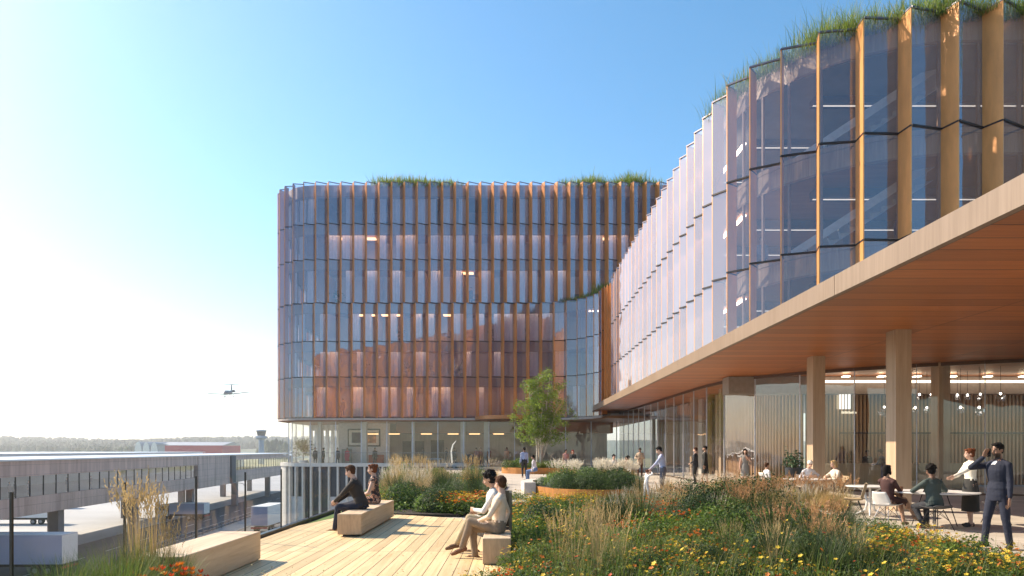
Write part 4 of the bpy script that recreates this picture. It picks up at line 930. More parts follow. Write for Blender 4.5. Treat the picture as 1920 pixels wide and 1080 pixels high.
person('man seen from behind in dark green jacket sitting at the nearest round table', (8.72, 14.3, 0), 8, 'sit', top=(.055, .075, .07), bottom=(.02, .022, .03), skin='dark', hair='black', hstyle='curly', seat=.45, lean=10, arms=(((-.22, .36, .76), (-1, -.3, -.4)), ((.22, .36, .76), (1, -.3, -.4))), feet=((-.10, .20), (.16, .42)), jacket=True, res=.009, h=1.76)
person('woman with black bob in dark patterned dress sitting cross legged at the nearest round table', (8.13, 15.0, 0), -68, 'sit', top=(.06, .022, .02), bottom=(.06, .02, .02), skin='tan', hair='black', hstyle='bob', seat=.46, lean=-2, dress=True, arms=(((-.08, .34, .70), (-1, -.5, -.4)), ((.06, .36, .68), (1, -.5, -.4))), feet=((.02, .48), (.14, .66, .22, 25)), res=.009, h=1.68, knees=((0, 1, 1), (-.3, 1, 1.4)), shoe=(.3, .18, .12))
# --- middle distance
person('man in light blue shirt and grey trousers holding the hands of a small child', (5.0, 22.95, 0), 70, 'stand', top=(.42, .45, .62), bottom=(.12, .115, .14), skin='light', hair='black', arms=(((-.10, .42, .98), (-.6, -1, -.2)), ((.05, .44, .95), (.6, -1, -.3))), lean=7, head=(0, 25), sleeves='half', res=.012, h=1.76)
person('small child with brown hair in white top and red shoes reaching up beside the planter', (4.42, 22.85, 0), -70, 'stand', top=(.75, .74, .76), bottom=(.6, .6, .62), skin='light', hair='auburn', hstyle='short', h=.98, arms=(((-.12, .30, 1.62), (-1, 0, 0)), ((.12, .3, 1.62), (1, 0, 0))), feet=((-.1, -.1), (.1, .12)), res=.016, shoe=(.4, .03, .04), lean=8)
person('man in tan jacket and brown trousers standing reading beyond the round planter', (W(1200, 0, 40.5).x, 40.5, 0), 165, 'stand', top=(.45, .33, .23), bottom=(.09, .03, .015), skin='brown', hair='black', jacket=True, arms=(((-.06, .28, 1.12), (-1, -.4, -.5)), ((.08, .28, 1.14), (1, -.4, -.5))), head=(0, 22), res=.018, collar=(.05, .02, .02))
person('shorter man of the standing pair in black, left one by the glass wall', (W(1304, 0, 33.2).x, 33.2, 0), 60, 'stand', top=(.02, .022, .028), bottom=(.018, .018, .02), skin='light', hair='brown', jacket=True, res=.016, h=1.74, arms=(((-.16, .2, 1.0),), None))
person('man in knee length black coat, right one of the pair by the glass wall', (W(1322, 0, 33.8).x, 33.8, 0), 75, 'stand', top=(.012, .012, .014), bottom=(.012, .012, .014), skin='tan', hair='black', jacket=True, skirt=.5, res=.016, h=1.82, feet=((-.1, -.12), (.12, .14)))
person('woman with long black hair in grey dress standing alone by the glass wall', (W(1397, 0, 30.5).x, 30.5, 0), 170, 'stand', top=(.26, .25, .24), bottom=(.26, .25, .24), skin='light', hair='black', hstyle='long', dress=True, sleeves=False, res=.014, h=1.68, arms=(((-.06, .2, 1.38), (-1, -.3, -1)), None))
person('boy with brown hair in white shirt sitting at the edge of the terrace grasses', (W(1438, 0, 24.5).x, 24.5, 0), -80, 'sit', top=(.72, .72, .74), bottom=(.3, .3, .32), skin='tan', hair='brown', seat=.42, res=.014, h=1.5)
person('white haired man in white shirt sitting at the farthest round table', (W(1512, 0, 22.2).x, 22.2, 0), -165, 'sit', top=(.70, .70, .74), bottom=(.45, .35, .28), skin='light', hair='white', seat=.45, lean=14, res=.012, arms=(((-.14, .34, .80), (-1, -.2, -.4)), ((.16, .34, .80), (1, -.2, -.4))), head=(-20, 18))
person('blonde woman in cream cardigan and black trousers sitting at the farthest round table', (W(1570, 0, 21.2).x, 21.2, 0), 98, 'sit', top=(.70, .60, .50), bottom=(.015, .015, .018), skin='light', hair='blonde', hstyle='bob', seat=.46, lean=10, res=.012, h=1.7, arms=(((-.08, .36, .78), (-1, -.2, -.4)), ((.1, .36, .84), (1, -.2, -.4))))
person('receptionist in dark jacket and white shirt behind the reception desk', (W(1624, 0, 30).x, 29.9, 0), 175, 'stand', top=(.02, .02, .025), bottom=(.02, .02, .02), skin='brown', hair='black', jacket=True, res=.018, h=1.62, collar=(.7, .7, .7))
person('visitor in dark blue clothes leaning on the reception desk behind a column', (W(1658, 0, 28).x, 28.0, 0), 40, 'stand', top=(.05, .055, .09), bottom=(.05, .06, .12), skin='brown', hair='black', lean=14, res=.018, h=1.66, arms=(((-.16, .42, 1.1),), ((.16, .42, 1.1),)))
person('man in light blue shirt standing with his back to us by the tree planter', (W(983, 0, 40.8).x, 40.8, 0), 12, 'stand', top=(.30, .36, .56), bottom=(.02, .02, .03), skin='dark', hair='black', res=.018, h=1.78, shoe=(.35, .22, .16))
person('person in white top and blue jeans sitting on the pale seat of the round planter', (W(1004, 0, 37).x, 37.0, 0), 70, 'sit', top=(.66, .62, .66), bottom=(.12, .19, .36), skin='brown', hair='black', seat=.5, res=.018, lean=12, h=1.72)
person('woman in pink top standing behind the white plumes near the tree', (W(1061, 0, 45.5).x, 45.5, 0), 200, 'stand', top=(.5, .26, .24), bottom=(.1, .08, .1), skin='tan', hair='black', hstyle='bob', res=.02, h=1.66, sleeves=False)
person('woman with bright red hair in black dress behind the white plumes', (W(1074, 0, 44.8).x, 44.8, 0), 160, 'stand', top=(.02, .015, .02), bottom=(.02, .015, .02), skin='light', hair='red', hstyle='long', dress=True, res=.02, h=1.62)
person('person in white top sitting behind the round planter left of three seated people', (W(1151, 0, 36).x, 36, 0), 180, 'sit', top=(.6, .52, .44), bottom=(.3, .25, .2), skin='light', hair='black', hstyle='curly', seat=.5, res=.018)
person('person in black jacket sitting behind the round planter in the middle of three', (W(1170, 0, 35).x, 35, 0), -120, 'sit', top=(.02, .02, .03), bottom=(.05, .05, .06), skin='light', hair='auburn', seat=.45, res=.018, lean=16)
person('person with black hair and cream top sitting behind the round planter right of three', (W(1181, 0, 34.5).x, 34.6, 0), 120, 'sit', top=(.62, .58, .48), bottom=(.06, .03, .02), skin='brown', hair='black', hstyle='curly', seat=.45, res=.018, lean=10)
# --- people on the ground floor of the block
for px, Y, rz, top, bot, sk_, hr, lb in ((603, 65.0, 160, (.03, .03, .04), (.02, .02, .02), 'tan', 'black', 'dark clothed visitor at the left of the gallery group behind the rounded glass'),
        (591, 65.4, 200, (.05, .04, .05), (.02, .02, .03), 'light', 'brown', 'dark clothed visitor nearest the indoor plant behind the rounded glass'),
        (607, 64.6, 90, (.02, .025, .05), (.02, .02, .03), 'brown', 'black', 'navy clothed visitor at the right of the gallery group behind the rounded glass'),
        (633, 64.0, 190, (.03, .04, .08), (.02, .02, .04), 'tan', 'black', 'man in navy standing alone behind the slotted wall glass'),
        (651, 64.2, 170, (.42, .02, .07), (.40, .02, .07), 'tan', 'brown', 'woman in crimson dress standing below the framed picture'),
        (703, 65.2, 180, (.02, .02, .02), (.02, .02, .02), 'tan', 'black', 'visitor in black in front of the red bench back'),
        (793, 64.4, 100, (.03, .025, .04), (.03, .02, .03), 'dark', 'black', 'figure in dark coat at the doorway of the ground floor'),
        (837, 65.0, 120, (.03, .03, .04), (.06, .06, .06), 'tan', 'black', 'dark haired person by the white curved lamp'),
        (852, 65.2, 200, (.04, .04, .05), (.03, .03, .03), 'brown', 'black', 'person in black right of the white curved lamp'),
        (893, 64.0, 150, (.25, .1, .12), (.3, .14, .12), 'tan', 'black', 'person in dusty pink by the blue counter'),
        (901, 64.6, 210, (.42, .2, .2), (.4, .2, .2), 'light', 'brown', 'person in pale rose clothes right of the blue counter'),
        (917, 63.9, 140, (.2, .05, .03), (.15, .05, .03), 'brown', 'auburn', 'person in rust red clothes by the glass entrance'),
        (950, 60.0, 170, (.5, .28, .16), (.3, .2, .12), 'tan', 'brown', 'person in tan clothes outside under the entrance canopy')):
    person(lb, (W(px, 0, Y).x, Y, .1), rz, 'stand', top=top, bottom=bot, skin=sk_, hair=hr, res=.03, h=1.72, dress=(px == 651))
# office workers behind the upper glass, seen as small dark figures
for px, Y, z, lb in ((645, 64.4, 18.75, 'office worker in the lit room on the fifth floor, left of two'), (658, 64.4, 18.75, 'office worker in the lit room on the fifth floor, right of two'), (861, 63.9, 14.85, 'office worker behind glass in the lit room of the fourth floor, left of two'), (883, 63.9, 14.85, 'office worker behind glass in the lit room of the fourth floor, right of two'), (643, 64.2, 4.6, 'office worker in the amber room directly above the picture')):
    person(lb, (W(px, 0, Y).x, Y, z), 170, 'stand', top=(.03, .05, .09), bottom=(.03, .04, .07), skin='tan', hair='black', res=.035)
person('man in dark jacket on the upper stairs of the wing leaning on the rail', (W(1697, 0, 24.0).x, 24.0, 11.35), 160, 'stand', top=(.05, .06, .1), bottom=(.04, .05, .08), skin='tan', hair='black', res=.02)
person('person sitting on the upper stairs of the wing behind the glass', (W(1612, 0, 24.2).x, 24.2, 11.35), 100, 'stand', top=(.08, .1, .16), bottom=(.04, .05, .08), skin='tan', hair='brown', res=.02, h=1.6)
person('person standing on the middle floor of the wing in front of the stairs', (W(1686, 0, 24.0).x, 24.0, 8.1), 200, 'stand', top=(.03, .05, .12), bottom=(.03, .04, .08), skin='brown', hair='black', res=.02)
person('person at a desk on the middle floor of the wing seen through fritted glass', (W(1428, 0, 26.8).x, 26.8, 8.1), 150, 'stand', top=(.12, .14, .2), bottom=(.04, .05, .08), skin='brown', hair='black', res=.02)
for px, Y in ((48, 74.5), (58, 75.5), (76, 78), (139, 86), (170, 92)):
    p = VP(Y, -1.6); person('traveller in dark clothes standing in the upper gallery of the viaduct, ' + {48: 'leftmost', 58: 'second from left', 76: 'third from left', 139: 'alone near the middle', 170: 'rightmost'}[px], (p[0], p[1], -3.55), -90, 'stand', top=(.04, .03, .03), bottom=(.03, .03, .03), skin='tan', hair='black', res=.045)
# ------------------------------------------------------------ tables, chairs, phone, plant pots
table_w = M('table_white', plain, (.72, .72, .72), .35, 0, .04)
def round_table(label, c, r, legs='star'):
    t = thing('round_table', label, 'table', (c[0], c[1], 0), None, world=False)
    MB().lathe([(r - .03, .715), (r, .73), (r, .742), (r - .01, .748)], (0, 0, 0), 44).build('tabletop', table_w, t)
    for k in range(4):
        a = PI / 4 + k * PI / 2 + .3; d = Vector((math.cos(a), math.sin(a), 0)); mb = MB()
        if legs == 'star': mb.loft([d * .28 + Vector((0, 0, .71)), d * .13 + Vector((0, 0, .62)), d * .06 + Vector((0, 0, .35)), d * .10 + Vector((0, 0, .15)), d * .34 + Vector((0, 0, .02))], [.02, .026, .03, .026, .018], 8)
        else: mb.loft([d * .22 + Vector((0, 0, .71)), d * .42 + Vector((0, 0, .01))], [.011, .011], 6)
        mb.build('leg', table_w if legs == 'star' else darkline, t)
    return t
round_table('white round table farthest back with the white haired man and blonde woman', (W(1512, 0, 21.5).x, 21.5), .68)
round_table('white round table standing empty between the seated groups', (W(1631, 0, 17.3).x, 17.3), .55)
round_table('white round table nearest the camera with wire legs beside the woman in black skirt', (W(1752, 0, 15.0).x, 15.0), .85, 'wire')
shell_w = M('chair_shell_white', plain, (.66, .62, .58), .45); shell_t = M('chair_shell_tan', plain, (.36, .27, .16), .6); shell_g = M('chair_shell_dark', plain, (.05, .05, .055), .5)
def chair(label, loc, rz, shell, bh=.40):
    """moulded shell chair on wire legs, facing local +Y"""
    t = thing('shell_chair', label, 'chair', loc, 'shell chairs around the round tables', world=False); t.rotation_euler.z = R(rz)
    mb = MB(); nu, nv = 10, 14; vs = []
    for j in range(nv + 1):
        v = j / nv
        if v < .5: y = .22 - .40 * (v / .5); z = .44 - .02 * math.sin(PI * v / .5); w = .21 + .02 * math.sin(PI * v)
        else: q = (v - .5) / .5; y = -.18 - .11 * q; z = .44 + bh * q; w = .23 - .06 * q * q
        for i in range(nu + 1): u = -1 + 2 * i / nu; vs.append((u * w, y + .05 * u * u * (1 if v > .5 else .0), z + .045 * u * u * (1 if v < .55 else .2)))
    fs = [(j * (nu + 1) + i, j * (nu + 1) + i + 1, (j + 1) * (nu + 1) + i + 1, (j + 1) * (nu + 1) + i) for j in range(nv) for i in range(nu)]
    mb.add(vs, fs); o = mb.build('seat_shell', shell, t, True); so_ = o.modifiers.new('thick', 'SOLIDIFY'); so_.thickness = .012
    for sx in (-1, 1):
        for sy in (-1, 1): MB().loft([(sx * .1, sy * .08, .42), (sx * .23, sy * .23, 0)], [.009, .009], 6).build('leg', darkline if shell is not shell_w else steel, t)
    b = MB()
    for sx in (-1, 1): b.loft([(sx * .1, .08, .40), (sx * .17, -.155, .2), (sx * .1, -.08, .41)], [.005] * 3, 5)
    for sy in (-1, 1): b.loft([(-.1, sy * .08, .41), (.165, sy * .155, .2)], [.005] * 2, 5); b.loft([(.1, sy * .08, .41), (-.165, sy * .155, .2)], [.005] * 2, 5)
    b.build('wire_brace', darkline, t); return t
chair('pale shell chair under the woman with the black bob', (8.10, 14.98, 0), -68, shell_w, .3)
chair('dark shell chair under the man in the green jacket', (8.72, 14.26, 0), 8, shell_g, .07)
chair('dark shell chair behind the woman in the black skirt', (10.75, 15.4, 0), 70, shell_g)
chair('tan shell chair of the blonde woman at the farthest table', (W(1574, 0, 21.15).x, 21.15, 0), 98, shell_t)
chair('white shell chair of the white haired man', (W(1512, 0, 22.2).x, 22.25, 0), -165, shell_w)
chair('tan shell chair pulled out beside the empty table', (8.25, 16.7, 0), 60, shell_t)
chair('white shell chair standing alone near the grasses', (W(1438, 0, 24.5).x, 24.5, 0), -80, shell_w)
ph = thing('phone', 'small dark phone held against the ear of the man in the blue suit', 'phone', (7.98, 11.36, 1.6))
hp_ = Matrix.Translation(Vector((8.10, 11.55, 0))) @ Matrix.Rotation(R(108), 4, 'Z') @ Vector((.098, .085, 1.60))
MB().box(tuple(hp_), (.018, .07, .14), R(108)).build('phone_body', darkline, ph); MB().box((hp_.x, hp_.y - .011, hp_.z), (.012, .06, .125), R(108)).build('phone_screen', M('dark_glass'), ph)
cup = tag(MB().lathe([(.03, 0), (.04, .1), (.037, .1), (.028, .01)], (8.45, 15.05, .75), 14).build('paper_cup', M('cup_brown', plain, (.3, .14, .07), .6)), 'small brown paper cup on the nearest round table', 'cup')
bt = thing('water_bottle', 'clear water bottle standing on the nearest round table', 'bottle', (9.35, 15.1, .75), None, world=False)
MB().lathe([(.03, 0), (.034, .02), (.034, .17), (.014, .22), (.014, .24)], (0, 0, 0), 14).build('bottle_body', M('bottle_glass', thin_glass, (.75, .82, .85), .15, 1.0, .1, (.6, .7, .75)), bt); MB().lathe([(.016, .24), (.016, .27)], (0, 0, 0), 10).build('cap', darkline, bt)
# tall dark pot
pt_ = thing('potted_plant', 'small plant in a tall round black pot standing against the lobby glass', 'plant', (W(1488, 0, 25.4).x, 25.4, 0), None, world=False)
MB().lathe([(.24, 0), (.27, .05), (.3, .95), (.3, 1.0), (.27, 1.0), (.26, .9)], (0, 0, 0), 22).build('pot', M('pot_black', plain, (.025, .028, .035), .4), pt_)
rl_ = random.Random(2); mb = MB()
for _ in range(220):
    a = Vector((rl_.gauss(0, .16), rl_.gauss(0, .16), 1.02 + abs(rl_.gauss(.18, .2)))); b_ = Vector((rl_.uniform(-1, 1), rl_.uniform(-1, 1), rl_.uniform(-.4, 1))).normalized() * .09; c_ = b_.cross(Vector((rl_.random(), rl_.random(), rl_.random()))).normalized() * .025
    mb.quad(a - b_, a + c_, a + b_, a - c_)
mb.build('leaves', M('leaf_indoor'), pt_)
# white arc lamp of the ground floor
al = tag(MB().loft([(W(848, 0, 64).x, 64, .1), (W(846, 0, 64).x, 64, 1.5), (W(849, 0, 64).x, 64, 2.1), (W(855, 0, 64).x, 64, 2.45)], [.06, .07, .06, .03], 10).build('arc_lamp', M('arc_white', emit, (1, .95, .85), .4)), 'white curved standing lamp inside the ground floor', 'lamp')
dt = thing('dining_table', 'long table under a pale blue cloth inside the ground floor', 'table', (W(812, 0, 64.6).x, 64.6, .1)); x0, x1 = W(796, 0, 64.6).x, W(829, 0, 64.6).x
MB().bx(x0, x1, 64.2, 65.4, .75, .82).build('tablecloth', M('cloth_pale_blue', plain, (.4, .5, .62), .8), dt); MB().bx(x0 + .2, x0 + .3, 64.4, 65.2, .1, .75).bx(x1 - .3, x1 - .2, 64.4, 65.2, .1, .75).build('trestle', darkline, dt)

# ------------------------------------------------------------ aeroplane, nose towards us and slightly left
ap = thing('aeroplane', 'small white twin engined business jet with T tail landing in the pale sky', 'aeroplane', tuple(W(428, 737, 330)), None, world=False)
ap.rotation_euler = (R(-4), R(3), R(190)); pw = M('plane_white', plain, (.13, .14, .16), .45, 0, .05)
MB().loft([(0, 8.2, -.2), (0, 7.6, 0), (0, 6, .15), (0, 3, .3), (0, -4, .3), (0, -7.5, .7), (0, -9.2, 1.1)], [.1, .5, .85, 1.0, 1.0, .6, .1], 16, (0, 0, 1)).build('fuselage', pw, ap, True)
for s_ in (-1, 1):
    MB().add([(s_ * .6, 1.8, -.35), (s_ * 9.8, -1.2, .35), (s_ * 9.8, -2.2, .35), (s_ * .6, -1.8, -.35), (s_ * .6, 1.6, -.85), (s_ * 9.8, -1.3, .05), (s_ * 9.8, -2.2, .05), (s_ * .6, -1.8, -.8)], [(0, 1, 2, 3), (7, 6, 5, 4), (0, 4, 5, 1), (2, 6, 7, 3), (1, 5, 6, 2)]).build('wing', pw, ap)
    MB().add([(0, -8.2, 4.4), (s_ * 3.8, -9.0, 4.45), (s_ * 3.8, -9.6, 4.45), (0, -9.7, 4.4), (0, -8.2, 4.1), (s_ * 3.8, -9, 4.2), (s_ * 3.8, -9.6, 4.2), (0, -9.7, 4.1)], [(0, 1, 2, 3), (7, 6, 5, 4), (0, 4, 5, 1), (2, 6, 7, 3), (1, 5, 6, 2)]).build('tailplane', pw, ap)
    e = MB().loft([(s_ * 1.75, -2.6, .9), (s_ * 1.75, -3.4, .9), (s_ * 1.75, -5.4, .9), (s_ * 1.75, -6.2, .9)], [.45, .62, .58, .35], 14).build('engine', pw, ap)
    MB().cyl((s_ * 1.75, -2.5, .9), (s_ * 1.75, -2.58, .9), .5, 14).build('intake', darkline, e)
    MB().cyl((s_ * 2.0, -.8, -.4), (s_ * 2.0, -.8, -1.7), .1, 8).cyl((s_ * 2.0 - .15, -.8, -1.8), (s_ * 2.0 + .15, -.8, -1.8), .36, 12).build('landing_gear', darkline, ap)
MB().add([(-.12, -5.8, 1.0), (-.12, -8.2, 4.4), (-.12, -9.6, 4.4), (-.12, -8.8, 1.0), (.12, -5.8, 1.0), (.12, -8.2, 4.4), (.12, -9.6, 4.4), (.12, -8.8, 1.0)], [(0, 1, 2, 3), (7, 6, 5, 4), (0, 4, 5, 1), (1, 5, 6, 2), (2, 6, 7, 3)]).build('tail_fin', pw, ap)
MB().cyl((0, 6, -.5), (0, 6, -1.6), .08, 8).cyl((-.1, 6, -1.7), (.1, 6, -1.7), .28, 10).build('nose_gear', darkline, ap)
MB().add([(-.5, 7.15, .35), (.5, 7.15, .35), (.42, 6.5, .8), (-.42, 6.5, .8)], [(0, 1, 2, 3)]).build('cockpit_window', M('dark_glass'), ap)
# ------------------------------------------------------------ planting
def leafm(name, col, tr=.42, var=.35, rand=.22, sc=9): return M(name, plain, col, .6, 0, var, sc, 0, rand=rand, trans=tr)
g_green = leafm('grass_green', (.10, .155, .03)); g_dark = leafm('grass_dark', (.035, .06, .022)); g_olive = leafm('grass_olive', (.19, .19, .05)); g_tan = leafm('straw', (.50, .36, .17), .35, .25)
g_pale = leafm('plume_pale', (.58, .50, .38), .4, .15, .1); g_rust = leafm('plume_rust', (.40, .22, .10), .4, .2, .15); lf_green = leafm('leaf_green', (.085, .15, .028)); lf_deep = leafm('leaf_deep', (.03, .062, .018)); lf_sage = leafm('leaf_sage', (.17, .22, .15)); lf_bright = leafm('leaf_bright', (.17, .25, .03))
f_yel = leafm('petal_yellow', (.72, .50, .035), .3, .15, .1); f_or = leafm('petal_orange', (.68, .19, .02), .35, .15, .1); f_red = leafm('petal_red', (.60, .07, .015), .35, .15, .1); f_wh = leafm('petal_cream', (.65, .6, .42), .3, .1, .1); f_eye = M('flower_eye', plain, (.10, .05, .01), .8)
soil = M('soil', plain, (.035, .026, .018), .95, 0, .4, 5, .4)
class Plant:
    def __init__(s, seed): s.r = random.Random(seed); s.mb = MB()
    def blade(s, base, ang, L_, w, lean, droop, mi, seg=5):
        """tapering curved blade standing on base"""
        d = Vector((math.cos(ang), math.sin(ang), 0)); side = Vector((-d.y, d.x, 0)) * w / 2; p = Vector(base); t = R(90) - lean; pts = [p.copy()]
        for i in range(seg): p = p + (d * math.cos(t) + Vector((0, 0, 1)) * math.sin(t)) * (L_ / seg); t -= droop / seg * (.4 + 1.2 * i / seg); pts.append(p.copy())
        o = len(s.mb.v)
        for i, q in enumerate(pts): k = (1 - (i / seg) ** 1.6) * .95 + .05; s.mb.v += [tuple(q - side * k), tuple(q + side * k)]
        for i in range(seg): s.mb.f.append((o + 2 * i, o + 2 * i + 1, o + 2 * i + 3, o + 2 * i + 2)); s.mb.m.append(mi)
        return pts
    def plume(s, p, d, L_, w, mi, n=12):
        d = Vector(d).normalized()
        for i in range(n):
            t = i / n; c = p + d * L_ * t; k = w * (1 - abs(t - .35) * 1.1); a = s.r.random() * 6.28; u = d.orthogonal().normalized(); v = d.cross(u); o = (u * math.cos(a) + v * math.sin(a)) * k; q = d * L_ * .16
            s.mb.quad(c, c + o * .6 + q * .4, c + o + q, c + o * .25 + q * .9, mi)
    def leaf(s, c, n, sz, mi, asp=.45):
        n = Vector(n).normalized(); u = n.orthogonal().normalized(); a = s.r.random() * 6.28; v = n.cross(u); d = u * math.cos(a) + v * math.sin(a); e = n.cross(d)
        s.mb.quad(c - d * sz * .5, c + e * sz * asp * .5 + n * sz * .08, c + d * sz * .5, c - e * sz * asp * .5 + n * sz * .08, mi)
    def flower(s, c, sz, mi, eye=None, n=None, petals=7):
        n = Vector(n or (s.r.gauss(0, .45), s.r.gauss(-.35, .4), 1)).normalized(); u = n.orthogonal().normalized(); v = n.cross(u); o = len(s.mb.v); s.mb.v.append(tuple(c))
        for i in range(petals * 2): a = PI * i / petals; rr = sz * (1 if i % 2 == 0 else .62); s.mb.v.append(tuple(c + (u * math.cos(a) + v * math.sin(a)) * rr + n * sz * .18))
        for i in range(petals * 2): s.mb.f.append((o, o + 1 + i, o + 1 + (i + 1) % (petals * 2))); s.mb.m.append(mi)
        if eye is not None:
            o = len(s.mb.v); s.mb.v.append(tuple(c + n * sz * .34))
            for i in range(5): a = 2 * PI * i / 5; s.mb.v.append(tuple(c + (u * math.cos(a) + v * math.sin(a)) * sz * .26 + n * sz * .12))
            for i in range(5): s.mb.f.append((o, o + 1 + i, o + 1 + (i + 1) % 5)); s.mb.m.append(eye)
    def cup(s, c, sz, mi):
        for i in range(5):
            a = 2 * PI * i / 5; d = Vector((math.cos(a), math.sin(a), 0)); e = Vector((-d.y, d.x, 0)); s.mb.quad(c, c + d * sz * .55 - e * sz * .45 + Vector((0, 0, sz * .55)), c + d * sz * .8 + Vector((0, 0, sz * 1.15)), c + d * sz * .55 + e * sz * .45 + Vector((0, 0, sz * .55)), mi)

def grass(seed, n, L_, w, spread, lean, droop, plumes=0, pl=.22, pw=.03, stem=1.35):
    p = Plant(seed); r = p.r
    for i in range(n):
        a = r.random() * 2 * PI; rad = spread * math.sqrt(r.random()) * .4; p.blade((rad * math.cos(a), rad * math.sin(a), 0), a + r.gauss(0, .5), L_ * r.uniform(.5, 1.1), w * r.uniform(.7, 1.2), abs(r.gauss(lean, lean * .6)), r.uniform(.3, 1) * droop, 0 if r.random() < .8 else 2)
    for i in range(plumes):
        a = r.random() * 2 * PI; pts = p.blade((.04 * math.cos(a), .04 * math.sin(a), 0), a, L_ * stem * r.uniform(.8, 1.1), .005 + w * .3, abs(r.gauss(lean * .55, .12)), droop * .35, 2, 4)
        p.plume(pts[-1] - (pts[-1] - pts[-2]) * .4, pts[-1] - pts[-2] + Vector((0, 0, .01)), pl * r.uniform(.8, 1.2), pw, 1)
    return p.mb
def bush(seed, n, rad, h, leaf, hol=.5, asp=.5, twig=True, lump=.25):
    p = Plant(seed); r = p.r; lumps = [(Vector((r.gauss(0, 1), r.gauss(0, 1), r.random())).normalized(), r.uniform(-lump, lump)) for _ in range(9)]
    for i in range(n):
        d = Vector((r.gauss(0, 1), r.gauss(0, 1), abs(r.gauss(0, 1)))).normalized(); k = 1 + sum(b_ * max(0, d.dot(a) - .55) * 2.2 for a, b_ in lumps); q = (hol + (1 - hol) * r.random() ** .5) * k * r.uniform(.9, 1.06)
        c = Vector((d.x * rad * q, d.y * rad * q, d.z * h * q + .02)); p.leaf(c, d + Vector((r.gauss(0, .5), r.gauss(0, .5), r.gauss(0, .5))), leaf * r.uniform(.6, 1.3), 0 if r.random() < .75 else 1, asp)
    if twig:
        for i in range(int(12)): a = r.random() * 6.28; p.blade((0, 0, 0), a, h * .9, .012, r.uniform(.1, .7), .2, 2, 3)
    return p.mb
def flowering(seed, nl, rad, h, leaf, nf, fsz, kinds, cup=False):
    p = Plant(seed); r = p.r
    for i in range(nl):
        a = r.random() * 2 * PI; rr = rad * math.sqrt(r.random()); z = h * r.uniform(.05, .85) * (1 - .4 * rr / rad); p.leaf(Vector((rr * math.cos(a), rr * math.sin(a), z)), (r.gauss(0, .7), r.gauss(0, .7), 1), leaf * r.uniform(.5, 1.3), 0 if r.random() < .7 else 1, .35)
    for i in range(int(nf * 1.3)):
        a = r.random() * 2 * PI; rr = rad * math.sqrt(r.random()) * .9; z = h * r.uniform(.75, 1.15) * (1 - .3 * rr / rad); t = Vector((rr * math.cos(a), rr * math.sin(a), z)); p.blade((t.x * .6, t.y * .6, 0), a, z * 1.0, .007, .18, .05, 0, 3)
        if i < nf:
            m_ = 3 + r.choices(range(len(kinds)), kinds)[0]
            if cup and m_ != 3: p.cup(t, fsz * 1.15, m_)
            else: p.flower(t, fsz * r.uniform(.7, 1.15), m_, 6)
    return p.mb
PROTO = {}
def proto(key, name, label, cat, mb, mats, partname='foliage'):
    t = thing(name, label, cat, (0, 0, -50), None, world=False); mb.build(partname, mats, t); PROTO[key] = t; t['_used'] = 0; return t
def put(key, x, y, z=0, s=1.0, rz=None, label=None, group=None, sz=1.0):
    t = PROTO[key]
    if t.get('_used'): t = copy_tree(t)
    else: t['_used'] = 1
    t.location = (x, y, z); t.rotation_euler.z = random.random() * 6.28 if rz is None else rz; t.scale = (s, s, s * sz)
    if label: t['label'] = label
    if group: t['group'] = group
    return t
FM = lambda a, b_: [a, b_, g_olive, f_yel, f_or, f_red, f_eye]
SPEC = {
 'reed': ('reed_grass', 'tall straw coloured reed grass with feathery tan heads', 'ornamental grass', lambda k: grass(10 + k, 150, .75, .012, .5, .16, .45, 46, .26, .030, 1.5), [g_olive, g_tan, g_tan]),
 'bunch': ('bunch_grass', 'upright straw yellow bunch grass with green base', 'ornamental grass', lambda k: grass(30 + k, 130, .85, .007, .7, .30, .4, 34, .28, .018, 1.2), [g_green, g_tan, g_tan]),
 'fount': ('fountain_grass', 'dark green arching fountain grass', 'ornamental grass', lambda k: grass(50 + k, 420, .85, .009, .3, .42, 1.1, 0), [g_dark, g_tan, g_green]),
 'plume': ('plume_grass', 'arching tan grass with soft feathery plumes', 'ornamental grass', lambda k: grass(70 + k, 260, .62, .009, .35, .4, 1.0, 34, .2, .038, 1.4), [g_olive, g_rust, g_tan]),
 'straw': ('straw_grass', 'dry golden straw grass', 'ornamental grass', lambda k: grass(90 + k, 330, .8, .009, .4, .4, .7, 26, .2, .024, 1.15), [g_tan, g_pale, g_tan]),
 'green': ('feather_grass', 'fine soft green feather grass', 'ornamental grass', lambda k: grass(110 + k, 380, .55, .007, .4, .35, .9, 0), [g_green, g_tan, g_olive]),
 'shrub': ('round_shrub', 'low rounded dark green shrub', 'shrub', lambda k: bush(130 + k, 3000, .55, .62, .05, .5, .5, True, .4), [lf_deep, lf_green, g_dark]),
 'shrubg': ('leafy_shrub', 'loose mid green leafy shrub', 'shrub', lambda k: bush(150 + k, 1900, .55, .55, .07, .35, .5, True, .5), [lf_green, lf_bright, g_dark]),
 'sage': ('sage_shrub', 'silvery green sage shrub', 'shrub', lambda k: bush(170 + k, 1900, .5, .45, .05), [lf_sage, lf_green, g_olive]),
 'yel': ('yellow_daisies', 'clump of small yellow daisies', 'flowering plant', lambda k: flowering(190 + k, 620, .42, .42, .075, 46, .028, (8, 1, 0)), FM(lf_green, lf_bright)),
 'mix': ('coneflowers', 'clump of yellow and orange coneflowers', 'flowering plant', lambda k: flowering(210 + k, 620, .42, .48, .075, 34, .034, (6, 4, 1)), FM(lf_green, lf_bright)),
 'poppy': ('orange_poppies', 'clump of bright orange poppies', 'flowering plant', lambda k: flowering(230 + k, 560, .42, .45, .07, 20, .034, (1, 6, 4), True), FM(lf_deep, lf_green)),
}
NV = 3
